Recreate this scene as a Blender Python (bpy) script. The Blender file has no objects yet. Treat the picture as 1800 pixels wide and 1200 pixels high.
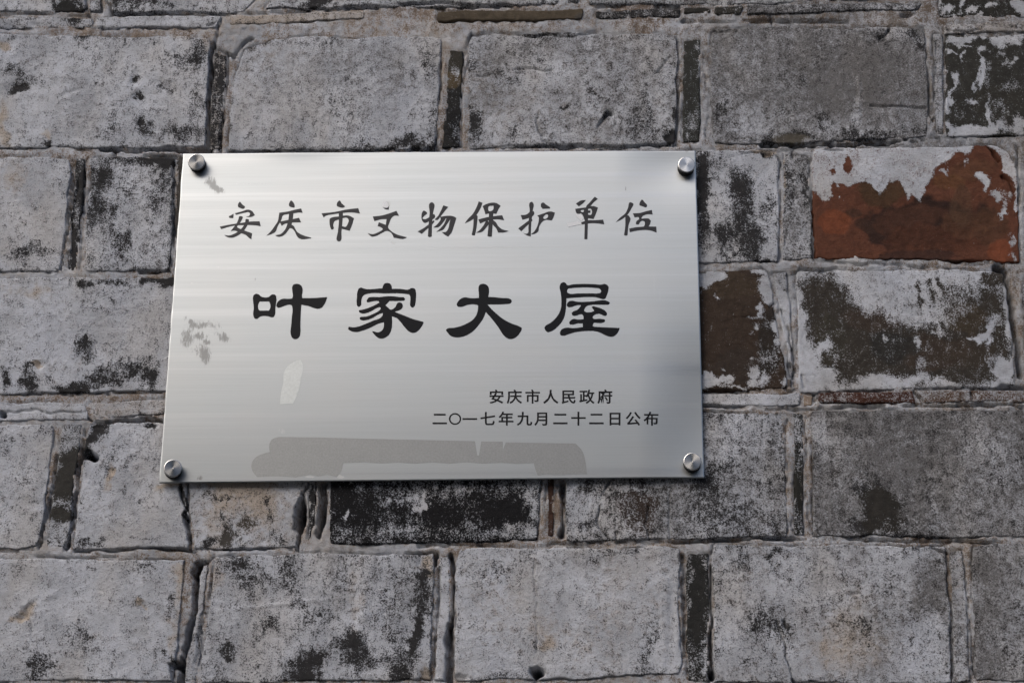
import bpy, math
import numpy as np
from mathutils import Matrix, Vector

# ------------------------------------------------------------------ camera, sky, sun, exposure
scene = bpy.context.scene
col = scene.collection
ORG = np.array([0.0, 0.0, 2.25])                       # centre of the plaque's front face
PITCH, YAW, ROLL = [math.radians(a) for a in (20.90, -2.05, 0.33)]
CAM = ORG + np.array([0.1632, -2.0931, -0.8374])
F = 70 * 50.0
def basis():
    cy, sy, cp, sp = math.cos(YAW), math.sin(YAW), math.cos(PITCH), math.sin(PITCH)
    f = np.array([sy*cp, cy*cp, sp]); r = np.array([cy, -sy, 0.0]); u = np.cross(r, f)
    return math.cos(ROLL)*r+math.sin(ROLL)*u, -math.sin(ROLL)*r+math.cos(ROLL)*u, f
RT, UP, FW = basis()
cam = bpy.data.cameras.new('camera'); camo = bpy.data.objects.new('camera', cam); col.objects.link(camo)
cam.lens = 70; cam.sensor_width = 36; cam.sensor_fit = 'HORIZONTAL'; cam.clip_start = .05; cam.clip_end = 500
camo.matrix_world = Matrix(((RT[0], UP[0], -FW[0], CAM[0]), (RT[1], UP[1], -FW[1], CAM[1]), (RT[2], UP[2], -FW[2], CAM[2]), (0, 0, 0, 1)))
scene.camera = camo

SUN_EL, SUN_AZ = math.radians(40), math.radians(216)     # azimuth clockwise from +Y: the sun stands behind the camera, to the left
w = bpy.data.worlds.new('World'); scene.world = w; w.use_nodes = True
nt = w.node_tree; nt.nodes.clear()
sky = nt.nodes.new('ShaderNodeTexSky'); sky.sky_type = 'NISHITA'; sky.sun_disc = False
sky.sun_elevation = SUN_EL; sky.sun_rotation = SUN_AZ; sky.dust_density = 4.5; sky.air_density = 1.0; sky.ozone_density = 1.5
bg = nt.nodes.new('ShaderNodeBackground'); bg.inputs[1].default_value = 0.13
wo = nt.nodes.new('ShaderNodeOutputWorld')
nt.links.new(sky.outputs[0], bg.inputs[0]); nt.links.new(bg.outputs[0], wo.inputs[0])
sl = bpy.data.lights.new('sun', 'SUN'); sl.energy = 0.7; sl.angle = math.radians(38); sl.color = (1, .98, .95)
so = bpy.data.objects.new('sun', sl); col.objects.link(so)
sd = Vector((math.sin(SUN_AZ)*math.cos(SUN_EL), math.cos(SUN_AZ)*math.cos(SUN_EL), math.sin(SUN_EL)))
so.rotation_euler = sd.to_track_quat('Z', 'Y').to_euler(); so.location = (-2, -4, 6)
vs = scene.view_settings
scene.display_settings.display_device = 'sRGB'
vs.view_transform = 'Standard'; vs.look = 'None'; vs.gamma = 1; vs.use_curve_mapping = False
vs.exposure = 0.10

# ------------------------------------------------------------------ helpers
MM = 0.00065                                            # about one photo pixel on the wall, in metres
WALL_Y = 0.009                                          # the wall face lies 9 mm behind the plaque's face
def pw(x, y, Y=WALL_Y):
    """wall coordinates of the survey grid (1800 x 1200 units over the photographed patch) -> point on the plane y = Y"""
    x = np.asarray(x, float); y = np.asarray(y, float)
    d = (x[..., None]-900)/F*RT + (600-y[..., None])/F*UP + FW
    t = (Y-CAM[1])/d[..., 1]
    return CAM + d*t[..., None]

def hash2(ix, iy, s):
    h = (ix.astype(np.int64)*374761393 + iy.astype(np.int64)*668265263 + s*1442695041) & 0x7fffffff
    h = ((h ^ (h >> 13))*1274126177) & 0x7fffffff
    h = ((h ^ (h >> 16))*2246822519) & 0x7fffffff
    return (h & 0xffffff)/float(0xffffff)
def vnoise(x, y, s):
    ix, iy = np.floor(x), np.floor(y); fx, fy = x-ix, y-iy
    fx = fx*fx*fx*(fx*(fx*6-15)+10); fy = fy*fy*fy*(fy*(fy*6-15)+10)
    a, b, c, d = hash2(ix, iy, s), hash2(ix+1, iy, s), hash2(ix, iy+1, s), hash2(ix+1, iy+1, s)
    return (a*(1-fx)+b*fx)*(1-fy)+(c*(1-fx)+d*fx)*fy
def fbm(x, y, size, octs=4, s=0, gain=.5):
    """-1..1 fractal noise, features `size` units wide"""
    r = np.zeros(np.shape(x)); a, t = 1.0, 0.0
    for o in range(octs):
        c, q = math.cos(o*1.3+.4), math.sin(o*1.3+.4)
        xx, yy = (x*c-y*q)/size*2**o, (x*q+y*c)/size*2**o
        r += a*(vnoise(xx+17.3*o, yy-9.1*o, s+o*101)*2-1); t += a; a *= gain
    return r/t*1.35
def smooth(a, b, x):
    t = np.clip((x-a)/(b-a), 0, 1); return t*t*(3-2*t)
def dab(X, Y, d):
    x0, y0, rx, ry, ang = d[:5]
    a = math.radians(ang); c, s = math.cos(a), math.sin(a)
    u = ((X-x0)*c+(Y-y0)*s)/rx; v = (-(X-x0)*s+(Y-y0)*c)/ry
    q = np.sqrt(u*u+v*v)
    return 1-smooth(.25, 1.65, q)
def seg_dist(X, Y, pts):
    D = np.full(X.shape, 1e9); T = np.zeros(X.shape); n = len(pts)-1
    for i in range(n):
        ax, ay = pts[i]; bx, by = pts[i+1]
        L = (bx-ax)**2+(by-ay)**2+1e-9
        t = np.clip(((X-ax)*(bx-ax)+(Y-ay)*(by-ay))/L, 0, 1)
        d = np.hypot(X-ax-t*(bx-ax), Y-ay-t*(by-ay))
        m = d < D; D[m] = d[m]; T[m] = (i+t[m])/n
    return D, T
def poly_sd(X, Y, pts):
    """signed distance, positive inside"""
    D, _ = seg_dist(X, Y, list(pts)+[pts[0]])
    inside = np.zeros(X.shape, bool); n = len(pts)
    for i in range(n):
        x1, y1 = pts[i]; x2, y2 = pts[(i+1) % n]
        if y1 == y2: continue
        c = ((y1 > Y) != (y2 > Y)) & (X < (x2-x1)*(Y-y1)/(y2-y1)+x1)
        inside ^= c
    return np.where(inside, D, -D)

def new_obj(name, data, parent=None, loc=(0, 0, 0)):
    o = bpy.data.objects.new(name, data); col.objects.link(o)
    o.location = loc
    if parent is not None: o.parent = parent
    return o
def tag(o, label=None, cat=None, group=None, kind=None):
    if label: o['label'] = label
    if cat: o['category'] = cat
    if group: o['group'] = group
    if kind: o['kind'] = kind
    return o
def mesh_np(name, verts, quads, mat, parent=None, attrs=None, smoothed=True, origin=None, base=(0, 0, 0)):
    """verts in world metres; origin = where the object's origin goes; base = parent's world position"""
    verts = np.asarray(verts, np.float64); quads = np.asarray(quads, np.int32)
    if origin is None: origin = verts.mean(0)
    me = bpy.data.meshes.new(name)
    k = quads.shape[1]
    me.vertices.add(len(verts)); me.vertices.foreach_set('co', (verts-origin).astype(np.float32).ravel())
    me.loops.add(quads.size); me.loops.foreach_set('vertex_index', quads.ravel())
    me.polygons.add(len(quads))
    me.polygons.foreach_set('loop_start', np.arange(0, quads.size, k, dtype=np.int32))
    me.update(calc_edges=True); me.validate()
    me.polygons.foreach_set('use_smooth', np.full(len(me.polygons), smoothed))
    for an, av in (attrs or {}).items():
        a = me.attributes.new(an, 'FLOAT_COLOR', 'POINT')
        c = np.ones((len(verts), 4), np.float32); c[:, :av.shape[1]] = av
        a.data.foreach_set('color', c.ravel())
    if mat: me.materials.append(mat)
    return new_obj(name, me, parent, tuple(np.array(origin)-np.array(base)))
def grid_quads(nu, nv):
    i = np.arange(nu-1)[None, :]+np.arange(nv-1)[:, None]*nu
    i = i.ravel()
    return np.stack([i, i+nu, i+nu+1, i+1], 1)

class NT:
    def __init__(s, name):
        s.m = bpy.data.materials.new(name); s.m.use_nodes = True; s.t = s.m.node_tree; s.t.nodes.clear()
        s.out = s.n('ShaderNodeOutputMaterial'); s.b = s.n('ShaderNodeBsdfPrincipled'); s.l(s.b.outputs[0], s.out.inputs[0])
    def n(s, t, **k):
        o = s.t.nodes.new(t)
        for a, v in k.items(): setattr(o, a, v)
        return o
    def l(s, a, b): s.t.links.new(a, b)
    def set(s, sock, v):
        if hasattr(v, 'links') or isinstance(v, bpy.types.NodeSocket): s.l(v, sock)
        else: sock.default_value = v
    def math(s, op, a, b=None, c=None, clamp=False):
        o = s.n('ShaderNodeMath', operation=op, use_clamp=clamp); s.set(o.inputs[0], a)
        if b is not None: s.set(o.inputs[1], b)
        if c is not None: s.set(o.inputs[2], c)
        return o.outputs[0]
    def mix(s, f, a, b, mode='MIX'):
        o = s.n('ShaderNodeMix', data_type='RGBA', blend_type=mode, clamp_factor=True)
        s.set(o.inputs[0], f)
        for i, v in ((6, a), (7, b)):
            if isinstance(v, tuple): v = (*v[:3], 1)
            s.set(o.inputs[i], v)
        return o.outputs[2]
    def noise(s, vec, scale, detail=4, rough=.5, dist=0):
        o = s.n('ShaderNodeTexNoise'); s.l(vec, o.inputs['Vector']); o.inputs['Scale'].default_value = scale
        o.inputs['Detail'].default_value = detail; o.inputs['Roughness'].default_value = rough; o.inputs['Distortion'].default_value = dist
        return o.outputs['Fac']
    def mapping(s, vec, scale=(1, 1, 1), rot=(0, 0, 0), loc=(0, 0, 0)):
        o = s.n('ShaderNodeMapping'); s.l(vec, o.inputs[0]); o.inputs[1].default_value = loc; o.inputs[2].default_value = rot; o.inputs[3].default_value = scale
        return o.outputs[0]
    def sm(s, x, a, b, lo=0.0, hi=1.0):
        o = s.n('ShaderNodeMapRange', interpolation_type='SMOOTHSTEP'); s.set(o.inputs[0], x)
        o.inputs[1].default_value = a; o.inputs[2].default_value = b; o.inputs[3].default_value = lo; o.inputs[4].default_value = hi
        return o.outputs[0]
    def attr(s, name):
        o = s.n('ShaderNodeAttribute', attribute_name=name, attribute_type='GEOMETRY')
        q = s.n('ShaderNodeSeparateColor'); s.l(o.outputs['Color'], q.inputs[0])
        return o.outputs['Color'], q.outputs[0], q.outputs[1], q.outputs[2]

# ------------------------------------------------------------------ materials
def wash_material(name='whitewashed_brick', gritty=1.0):
    """flaking whitewash over brick or mortar: 'wear' = (bare, tan stain, grime), 'under' = colour of the brick below"""
    s = NT(name)
    pos = s.n('ShaderNodeNewGeometry').outputs['Position']
    _, bare, tan, grime = s.attr('wear'); under = s.attr('under')[0]
    fine = s.noise(pos, 560, 5, .7, .3)
    med = s.noise(pos, 110, 5, .6, .4)
    big = s.noise(pos, 22, 4, .55)
    grain = s.noise(pos, 900, 3, .7)
    streak = s.noise(s.mapping(pos, (260, 80, 60), (0, math.radians(14), 0)), 1, 4, .6)
    brush = s.noise(s.mapping(pos, (60, 60, 230), (0, math.radians(-32), 0)), 1, 4, .65)
    nz = s.math('ADD', s.math('MULTIPLY', s.math('SUBTRACT', fine, .5), 2.3), s.math('MULTIPLY', s.math('SUBTRACT', med, .5), 1.1))
    nz = s.math('ADD', nz, s.math('MULTIPLY', s.math('SUBTRACT', streak, .5), .7))
    nz = s.math('ADD', nz, s.math('MULTIPLY', s.math('SUBTRACT', grain, .5), 1.5))
    b = s.math('ADD', bare, nz)
    mask = s.sm(b, .43, .60)
    # whitewash
    wash = s.mix(s.sm(big, .35, .68), (.54, .565, .62), (.385, .405, .445))
    tint = s.noise(s.mapping(pos, (13, 1, 7), (0, .3, 0), (3, 0, 1)), 1, 3, .55)
    wash = s.mix(s.sm(tint, .48, .68, 0, .4), wash, (.50, .47, .435))
    wash = s.mix(s.sm(tint, .50, .30, 0, .35), wash, (.44, .48, .57))
    wash = s.mix(s.sm(med, .42, .74, 0, .40), wash, (.29, .285, .305))
    tn = s.math('ADD', tan, s.math('MULTIPLY', s.math('SUBTRACT', med, .5), 1.1))
    wash = s.mix(s.sm(tn, .15, .95, 0, .9), wash, (.40, .34, .28))
    gr = s.math('ADD', grime, s.math('MULTIPLY', s.math('ADD', s.math('MULTIPLY', s.math('SUBTRACT', fine, .5), 1.6), s.math('MULTIPLY', s.math('SUBTRACT', med, .5), .9)), s.math('ADD', grime, .42)))
    wash = s.mix(s.sm(gr, .12, 1.0, 0, .86), wash, (.085, .08, .078))
    wash = s.mix(s.sm(grain, .52, .72, 0, .35), wash, (.16, .15, .15))
    wash = s.mix(s.sm(grain, .28, .45, .18, 0), wash, (.72, .70, .70))
    # thin, rubbed whitewash lets the brick show before it is gone; rain draws grime downwards
    rain = s.noise(s.mapping(pos, (70, 1, 9)), 1, 4, .6)
    wash = s.mix(s.math('MULTIPLY', s.sm(rain, .48, .72, 0, .5), s.sm(grime, .05, .6)), wash, (.17, .165, .165))
    wash = s.mix(s.sm(b, .10, .5, 0, .62), wash, under)
    # what lies under it
    un = s.mix(s.sm(med, .35, .7, 0, .55), under, s.mix(1.0, under, (.45, .45, .45), 'MULTIPLY'))
    un = s.mix(s.sm(grain, .52, .75, 0, .18), un, (.15, .145, .14))
    c = s.mix(mask, wash, un)
    s.l(c, s.b.inputs['Base Color'])
    s.b.inputs['Roughness'].default_value = .92; s.b.inputs['Specular IOR Level'].default_value = .25
    h = s.math('ADD', s.math('MULTIPLY', med, .75), s.math('MULTIPLY', fine, .75*gritty))
    h = s.math('ADD', h, s.math('MULTIPLY', brush, .45))
    h = s.math('ADD', h, s.math('MULTIPLY', grain, .42*gritty))
    h = s.math('SUBTRACT', h, s.math('MULTIPLY', mask, .28))
    bp = s.n('ShaderNodeBump'); bp.inputs['Strength'].default_value = .8; bp.inputs['Distance'].default_value = .0022
    s.l(h, bp.inputs['Height']); s.l(bp.outputs[0], s.b.inputs['Normal'])
    return s.m
WASH = wash_material(); MORTAR = wash_material('lime_mortar', 2.2)

def steel_material():
    s = NT('brushed_steel')
    pos = s.n('ShaderNodeNewGeometry').outputs['Position']
    _, smudge, cloud, flake = s.attr('marks')
    hair = s.noise(s.mapping(pos, (6, 1, 1500)), 1, 3, .7)
    band = s.noise(s.mapping(pos, (.9, 1, 75)), 1, 4, .6)
    wide = s.noise(s.mapping(pos, (1.1, 1, 24), (0, .02, 0)), 1, 3, .5)
    blot = s.noise(pos, 14, 3, .5)
    spk = s.noise(s.mapping(pos, (2.2, 1, .6), (0, .6, 0)), 230, 5, .75, .4)
    cl = s.mix(s.sm(band, .45, .75), (.378, .402, .412), (.44, .46, .468))
    cl = s.mix(s.sm(hair, .35, .75, 0, .28), cl, (.27, .28, .285))
    cl = s.mix(s.sm(blot, .4, .7, 0, .12), cl, (.44, .42, .40))
    # the plate, then dirt rubbed on it as a diffuse film
    s.l(cl, s.b.inputs['Base Color']); s.b.inputs['Metallic'].default_value = 1
    rg = s.math('ADD', s.sm(band, .45, .75, .36, .29), s.math('MULTIPLY', s.math('SUBTRACT', wide, .5), -.10))
    rg = s.math('ADD', rg, s.math('MULTIPLY', s.math('SUBTRACT', hair, .5), .10))
    s.l(rg, s.b.inputs['Roughness'])
    s.b.inputs['Anisotropic'].default_value = .65
    tg = s.n('ShaderNodeCombineXYZ'); tg.inputs[0].default_value = 1
    s.l(tg.outputs[0], s.b.inputs['Tangent'])
    bp = s.n('ShaderNodeBump'); bp.inputs['Strength'].default_value = .12; bp.inputs['Distance'].default_value = .0003
    s.l(s.math('ADD', band, s.math('MULTIPLY', hair, .25)), bp.inputs['Height']); s.l(bp.outputs[0], s.b.inputs['Normal'])
    d = s.n('ShaderNodeBsdfDiffuse'); d.inputs[0].default_value = (.10, .09, .08, 1)
    m = s.math('ADD', smudge, s.math('MULTIPLY', s.math('SUBTRACT', spk, .5), 3.4))
    f = s.math('MULTIPLY', s.sm(m, .35, .95), s.sm(smudge, 0.02, .7, 0, .55))
    mx = s.n('ShaderNodeMixShader'); s.l(f, mx.inputs[0]); s.l(s.b.outputs[0], mx.inputs[1]); s.l(d.outputs[0], mx.inputs[2])
    d2 = s.n('ShaderNodeBsdfDiffuse'); d2.inputs[0].default_value = (.62, .63, .62, 1)
    m2 = s.n('ShaderNodeMixShader'); s.l(s.math('MULTIPLY', s.sm(s.math('ADD', flake, s.math('MULTIPLY', s.math('SUBTRACT', spk, .5), .8)), .35, .6), .5), m2.inputs[0])
    s.l(mx.outputs[0], m2.inputs[1]); s.l(d2.outputs[0], m2.inputs[2]); 
    d3 = s.n('ShaderNodeBsdfDiffuse'); d3.inputs[0].default_value = (.62, .64, .65, 1)
    m3 = s.n('ShaderNodeMixShader'); s.l(s.math('MULTIPLY', s.math('MULTIPLY', s.sm(cloud, .05, 1.0), s.sm(hair, .35, .6)), .32), m3.inputs[0])
    s.l(m2.outputs[0], m3.inputs[1]); s.l(d3.outputs[0], m3.inputs[2]); s.l(m3.outputs[0], s.out.inputs[0])
    return s.m
STEEL = steel_material()

def cap_material():
    s = NT('turned_steel_cap')
    pos = s.n('ShaderNodeTexCoord').outputs['Object']
    sp = s.n('ShaderNodeSeparateXYZ'); s.l(pos, sp.inputs[0])
    r = s.math('POWER', s.math('ADD', s.math('MULTIPLY', sp.outputs[0], sp.outputs[0]), s.math('MULTIPLY', sp.outputs[2], sp.outputs[2])), .5)
    cb = s.n('ShaderNodeCombineXYZ'); s.l(s.math('MULTIPLY', r, 2600), cb.inputs[0])
    ring = s.noise(cb.outputs[0], 1, 2, .6)
    s.l(s.mix(ring, (.42, .42, .42), (.66, .66, .65)), s.b.inputs['Base Color'])
    s.b.inputs['Metallic'].default_value = 1; s.b.inputs['Roughness'].default_value = .27
    s.b.inputs['Anisotropic'].default_value = .85
    tg = s.n('ShaderNodeTangent', direction_type='RADIAL', axis='Y'); s.l(tg.outputs[0], s.b.inputs['Tangent'])
    return s.m
CAP = cap_material()

def plain(name, c, rough=.5, spec=.5, metal=0.0, var=0.0, scale=200):
    s = NT(name)
    s.b.inputs['Base Color'].default_value = (*c, 1); s.b.inputs['Roughness'].default_value = rough
    s.b.inputs['Specular IOR Level'].default_value = spec; s.b.inputs['Metallic'].default_value = metal
    if var:
        pos = s.n('ShaderNodeNewGeometry').outputs['Position']
        n = s.noise(pos, scale, 5, .65)
        s.l(s.mix(s.sm(n, .3, .7), tuple(v*(1-var) for v in c), tuple(min(1, v*(1+var)) for v in c)), s.b.inputs['Base Color'])
        bp = s.n('ShaderNodeBump'); bp.inputs['Strength'].default_value = .3; bp.inputs['Distance'].default_value = .001
        s.l(n, bp.inputs['Height']); s.l(bp.outputs[0], s.b.inputs['Normal'])
    return s.m
INK_BIG = plain('black_enamel', (.002, .002, .003), .2, .2)
INK_MID = plain('worn_black_enamel', (.020, .020, .024), .33, .35)
INK_SMALL = plain('thin_black_print', (.003, .003, .004), .4, .2)
RUBBER = plain('black_rubber', (.012, .011, .011), .6, .3)
PAVE = plain('stone_paving', (.22, .21, .19), .85, .3, 0, .3, 6)

def film(name, c, rough, amount, alpha=1.0, scale=500):
    """old glue or tape left on the steel: a dull skin mixed over a little of the metal's shine"""
    s = NT(name)
    pos = s.n('ShaderNodeNewGeometry').outputs['Position']
    n = s.noise(pos, scale, 4, .7); n2 = s.noise(pos, 60, 4, .6)
    s.b.inputs['Metallic'].default_value = 1
    s.l(s.mix(s.sm(n, .3, .7), tuple(v*.86 for v in c), tuple(min(1, v*1.1) for v in c)), s.b.inputs['Base Color'])
    s.b.inputs['Roughness'].default_value = rough
    d = s.n('ShaderNodeBsdfDiffuse'); s.l(s.mix(s.sm(n2, .35, .7), tuple(v*.85 for v in c), c), d.inputs[0])
    mx = s.n('ShaderNodeMixShader'); mx.inputs[0].default_value = amount
    s.l(s.b.outputs[0], mx.inputs[1]); s.l(d.outputs[0], mx.inputs[2]); s.l(mx.outputs[0], s.out.inputs[0])
    return s.m
GLUE = film('dried_glue', (.285, .295, .297), .42, .30)
TAPE = film('clear_tape', (.53, .56, .56), .36, .35, scale=300)
WHITE_TAPE = film('white_tape', (.80, .82, .85), .4, .9)

# ------------------------------------------------------------------ the setting
pv = [(-12, -30, 0), (12, -30, 0), (12, .25, 0), (-12, .25, 0)]
tag(mesh_np('pavement', np.array(pv, float), [[0, 1, 2, 3]], PAVE, None, None, False), kind='structure')

PLASTER = plain('grey_plaster', (.30, .29, .28), .9, .3, 0, .2, 3)
TILE = plain('dark_roof_tile', (.06, .06, .065), .7, .3, 0, .3, 8)
def boxes(name, L, mat, parent):
    V, Fc = [], []
    for (x0, x1, y0, y1, z0, z1) in L:
        n = len(V); V += [(x, y, z) for x in (x0, x1) for y in (y0, y1) for z in (z0, z1)]
        Fc += [tuple(n+i for i in f) for f in ((0, 1, 3, 2), (4, 6, 7, 5), (0, 4, 5, 1), (2, 3, 7, 6), (0, 2, 6, 4), (1, 5, 7, 3))]
    me = bpy.data.meshes.new(name); me.from_pydata(V, [], Fc); me.materials.append(mat)
    return new_obj(name, me, parent)
added_house = new_obj('added_house', None, None, (0, -7.0, 0))  # unseen building added behind the camera; it darkens the plaque's lower reflection
tag(added_house, 'unseen grey plastered building with dark tiled roof, added across the lane for the steel plaque to reflect', 'added_house')
boxes('wall', [(-9, 9, -6, 0, 0, 4.4)], PLASTER, added_house)
rf = bpy.data.meshes.new('roof'); rf.from_pydata([(-9.4, .5, 4.41), (9.4, .5, 4.41), (9.4, -3, 5.6), (-9.4, -3, 5.6), (9.4, -6.5, 4.41), (-9.4, -6.5, 4.41)], [], [(0, 1, 2, 3), (3, 2, 4, 5), (0, 5, 4, 1), (0, 3, 5), (1, 4, 2)])
rf.materials.append(TILE); new_obj('roof', rf, added_house)

# ------------------------------------------------------------------ wall survey: bricks as corner quads TL, TR, BR, BL on the grid
TAN = (.30, .235, .185)
GREY = (.031, .0305, .0325); BLACK = (.009, .009, .011); OLIVE = (.036, .034, .030); BROWN = (.050, .034, .025); RED = (.115, .044, .026); DKRED = (.07, .028, .018)
BR = []   # corners, under colour, bare, tan, grime, z, options
def B(tl, tr, br, bl, under=GREY, bare=.06, tan=.05, grime=.15, z=0.0, **k):
    BR.append(dict(c=(tl, tr, br, bl), under=under, bare=bare, tan=tan, grime=grime, z=z, **k))
# course A (cut by the top of the photograph)
B((-240, -185), (152, -188), (150, 21), (-250, 22), bare=.12)
B((160, -188), (186, -188), (178, 20), (158, 20), bare=.30, tan=.3)
B((200, -188), (585, -190), (430, 24), (196, 23), bare=.16, grime=.2)
B((595, -190), (990, -190), (985, 10), (462, 16), bare=.2, grime=.3)
B((1000, -190), (1022, -190), (1018, 8), (996, 8), bare=.5)
B((1032, -190), (1400, -190), (1398, 6), (1030, 10), bare=.2, grime=.4)
B((1410, -190), (1432, -190), (1430, 4), (1408, 4), bare=.5)
B((1442, -190), (1640, -190), (1636, -2), (1440, 2), bare=.3, grime=.4)
B((1652, -190), (2050, -190), (2040, 30), (1652, 33), under=(.028, .027, .024), bare=.82, z=-1)
# thin bricks laid flat between courses A and B
B((-60, 30), (165, 30), (165, 49), (-60, 50), bare=.12, tan=.15, z=-1)
B((170, 30), (392, 27), (380, 50), (170, 50), bare=.04, z=.5)
B((404, 26), (640, 20), (640, 34), (402, 44), bare=.1, tan=.7, z=0)
B((768, 20), (1026, 17), (1025, 35), (768, 39), under=(.085, .068, .048), bare=1.1, z=1)
B((1048, 18), (1196, 14), (1196, 30), (1046, 32), bare=.45, grime=.5, tan=.3)
B((1202, 12), (1252, 11), (1250, 25), (1202, 25), under=OLIVE, bare=.9, z=0)
B((1256, 11), (1306, 10), (1304, 26), (1256, 26), under=OLIVE, bare=.8, z=0)
B((1312, 8), (1622, 4), (1612, 18), (1312, 26), bare=.25, grime=.65, z=1)
B((1660, 42), (1930, 32), (1930, 56), (1662, 60), bare=.1, tan=.5, grime=.35, z=1)
# course B
B((-60, 60), (371, 66), (361, 260), (-64, 262), z=1.5, bare=.07)
B((376, 92), (399, 96), (391, 264), (366, 264), bare=.55, tan=.5, z=-2)
B((412, 66), (776, 66), (768, 264), (400, 266), z=1, chamfer=(0, 34), grime=.22)
B((789, 86), (814, 90), (808, 260), (776, 260), under=(.020, .020, .020), bare=.85, z=-1)
B((824, 58), (1191, 58), (1187, 258), (820, 262), z=1, grime=.38, bare=.1, tan=.15)
B((1202, 70), (1232, 68), (1232, 250), (1200, 252), under=(.035, .036, .033), bare=.80, z=-1)
B((1247, 50), (1626, 46), (1632, 244), (1250, 256), z=1, grime=.68, bare=.10)
B((1640, 58), (1658, 58), (1658, 236), (1642, 236), bare=.12, grime=.45, z=-.5)
B((1662, 62), (2040, 56), (2044, 236), (1664, 240), under=(.032, .031, .028), bare=.92, z=0)
# course C
B((-260, 274), (128, 276), (106, 478), (-270, 480), z=1, bare=.03, grime=.08)
B((132, 278), (150, 278), (136, 474), (114, 474), bare=.5, tan=.35, z=-2)
B((157, 276), (306, 274), (302, 478), (146, 478), z=1, bare=.2, grime=.2)
B((309, 272), (345, 272), (338, 478), (306, 478), under=(.075, .07, .065), bare=.95, z=-3)
B((352, 272), (700, 270), (700, 474), (345, 478), coarse=1)
B((712, 270), (1000, 268), (1000, 472), (710, 474), coarse=1)
B((1008, 264), (1371, 264), (1370, 462), (1006, 466), z=.5, bare=.10, grime=.12)
B((1376, 268), (1422, 268), (1430, 456), (1374, 458), bare=.2, grime=.45, z=-2)
B((1427, 258), (1786, 256), (1794, 462), (1432, 454), under=RED, bare=.0, grime=.08, z=1, chamfer=(1, 22), label='orange-red brick with its whitewash flaked off the lower half')
B((1802, 262), (2160, 262), (2170, 462), (1806, 462), grime=.4, bare=.2)
# course D
B((-70, 486), (352, 490), (338, 688), (-76, 692), z=1.2, bare=.05, grime=.08)
B((360, 490), (700, 488), (700, 684), (350, 686), coarse=1)
B((712, 488), (960, 486), (960, 684), (710, 684), coarse=1)
B((970, 474), (1352, 474), (1388, 684), (970, 686), under=BROWN, bare=.98, z=0, label='dark brown brick with its whitewash worn away')
B((1358, 478), (1386, 478), (1396, 684), (1392, 684), bare=.1, grime=.35, tan=.2, z=.5)
B((1396, 476), (1766, 472), (1790, 680), (1406, 690), under=(.042, .036, .030), bare=.10, grime=.15, z=.5)
B((1800, 478), (2160, 478), (2170, 684), (1806, 684), bare=.3, grime=.3)
# thin bricks between D and E
B((-60, 706), (150, 708), (158, 738), (-60, 740), bare=.03, grime=.08, tan=.12, z=.5)
B((156, 708), (300, 702), (290, 728), (162, 736), bare=.1, tan=.4, z=.5)
B((1000, 692), (1406, 690), (1408, 712), (1000, 714), bare=0, grime=.02, tan=.12, z=1.5)
B((1412, 692), (1432, 694), (1428, 712), (1412, 712), under=TAN, bare=.9, z=-1)
B((1438, 688), (1604, 686), (1610, 708), (1440, 708), under=DKRED, bare=.5, grime=.35, z=1)
B((1612, 686), (1840, 684), (1840, 706), (1618, 708), under=(.1, .06, .04), bare=.3, grime=.4, z=1)
# course E
B((-300, 742), (100, 746), (70, 962), (-310, 964), z=1, bare=.06, grime=.1)
B((108, 746), (144, 744), (118, 962), (78, 962), under=(.050, .048, .044), bare=.25, z=-.5)
B((154, 742), (318, 742), (334, 964), (126, 966), z=1.2, bare=.03, grime=.06, tan=.08)
B((324, 742), (541, 742), (523, 962), (338, 964), z=.8, bare=.08, grime=.06, tan=.32)
B((545, 744), (562, 744), (552, 900), (540, 955), bare=.28, tan=.35, z=-1)
B((577, 742), (957, 740), (950, 948), (579, 958), under=BLACK, bare=.54, grime=.1, z=0)
B((962, 742), (976, 742), (975, 940), (962, 942), under=(.055, .028, .020), bare=.72, tan=.3, z=-1.5)
B((991, 724), (1379, 722), (1384, 944), (992, 950), z=.8, bare=.24, grime=.42)
B((1393, 726), (1410, 726), (1414, 940), (1396, 940), under=(.025, .025, .022), bare=.5, z=-.5)
B((1424, 722), (1826, 718), (1830, 944), (1428, 944), z=1, bare=.16, grime=.70)
B((1836, 722), (2230, 722), (2240, 944), (1842, 944), bare=.1, grime=.4)
# course F
B((-70, 980), (328, 982), (304, 1196), (-84, 1200), z=1.5, bare=.03, grime=.04)
B((352, 984), (366, 984), (346, 1196), (322, 1196), bare=.08, tan=.25, z=-1)
B((378, 974), (764, 972), (757, 1196), (350, 1200), z=1, bare=.14, grime=.16)
B((771, 976), (793, 974), (785, 1196), (763, 1196), bare=.03, grime=.05, z=0)
B((801, 962), (1196, 960), (1199, 1186), (798, 1196), z=1.2, bare=.03, grime=.12, tan=.14)
B((1207, 972), (1245, 970), (1250, 1198), (1206, 1198), under=(.028, .028, .027), bare=.62, z=-1)
B((1252, 958), (1664, 958), (1674, 1200), (1254, 1200), z=1, bare=.08, grime=.30, tan=.14)
B((1670, 966), (1694, 964), (1704, 1200), (1676, 1200), bare=.05, grime=.35, tan=.25, z=.5)
B((1706, 956), (2110, 954), (2120, 1196), (1716, 1198), z=1, bare=.12, grime=.66)
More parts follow.
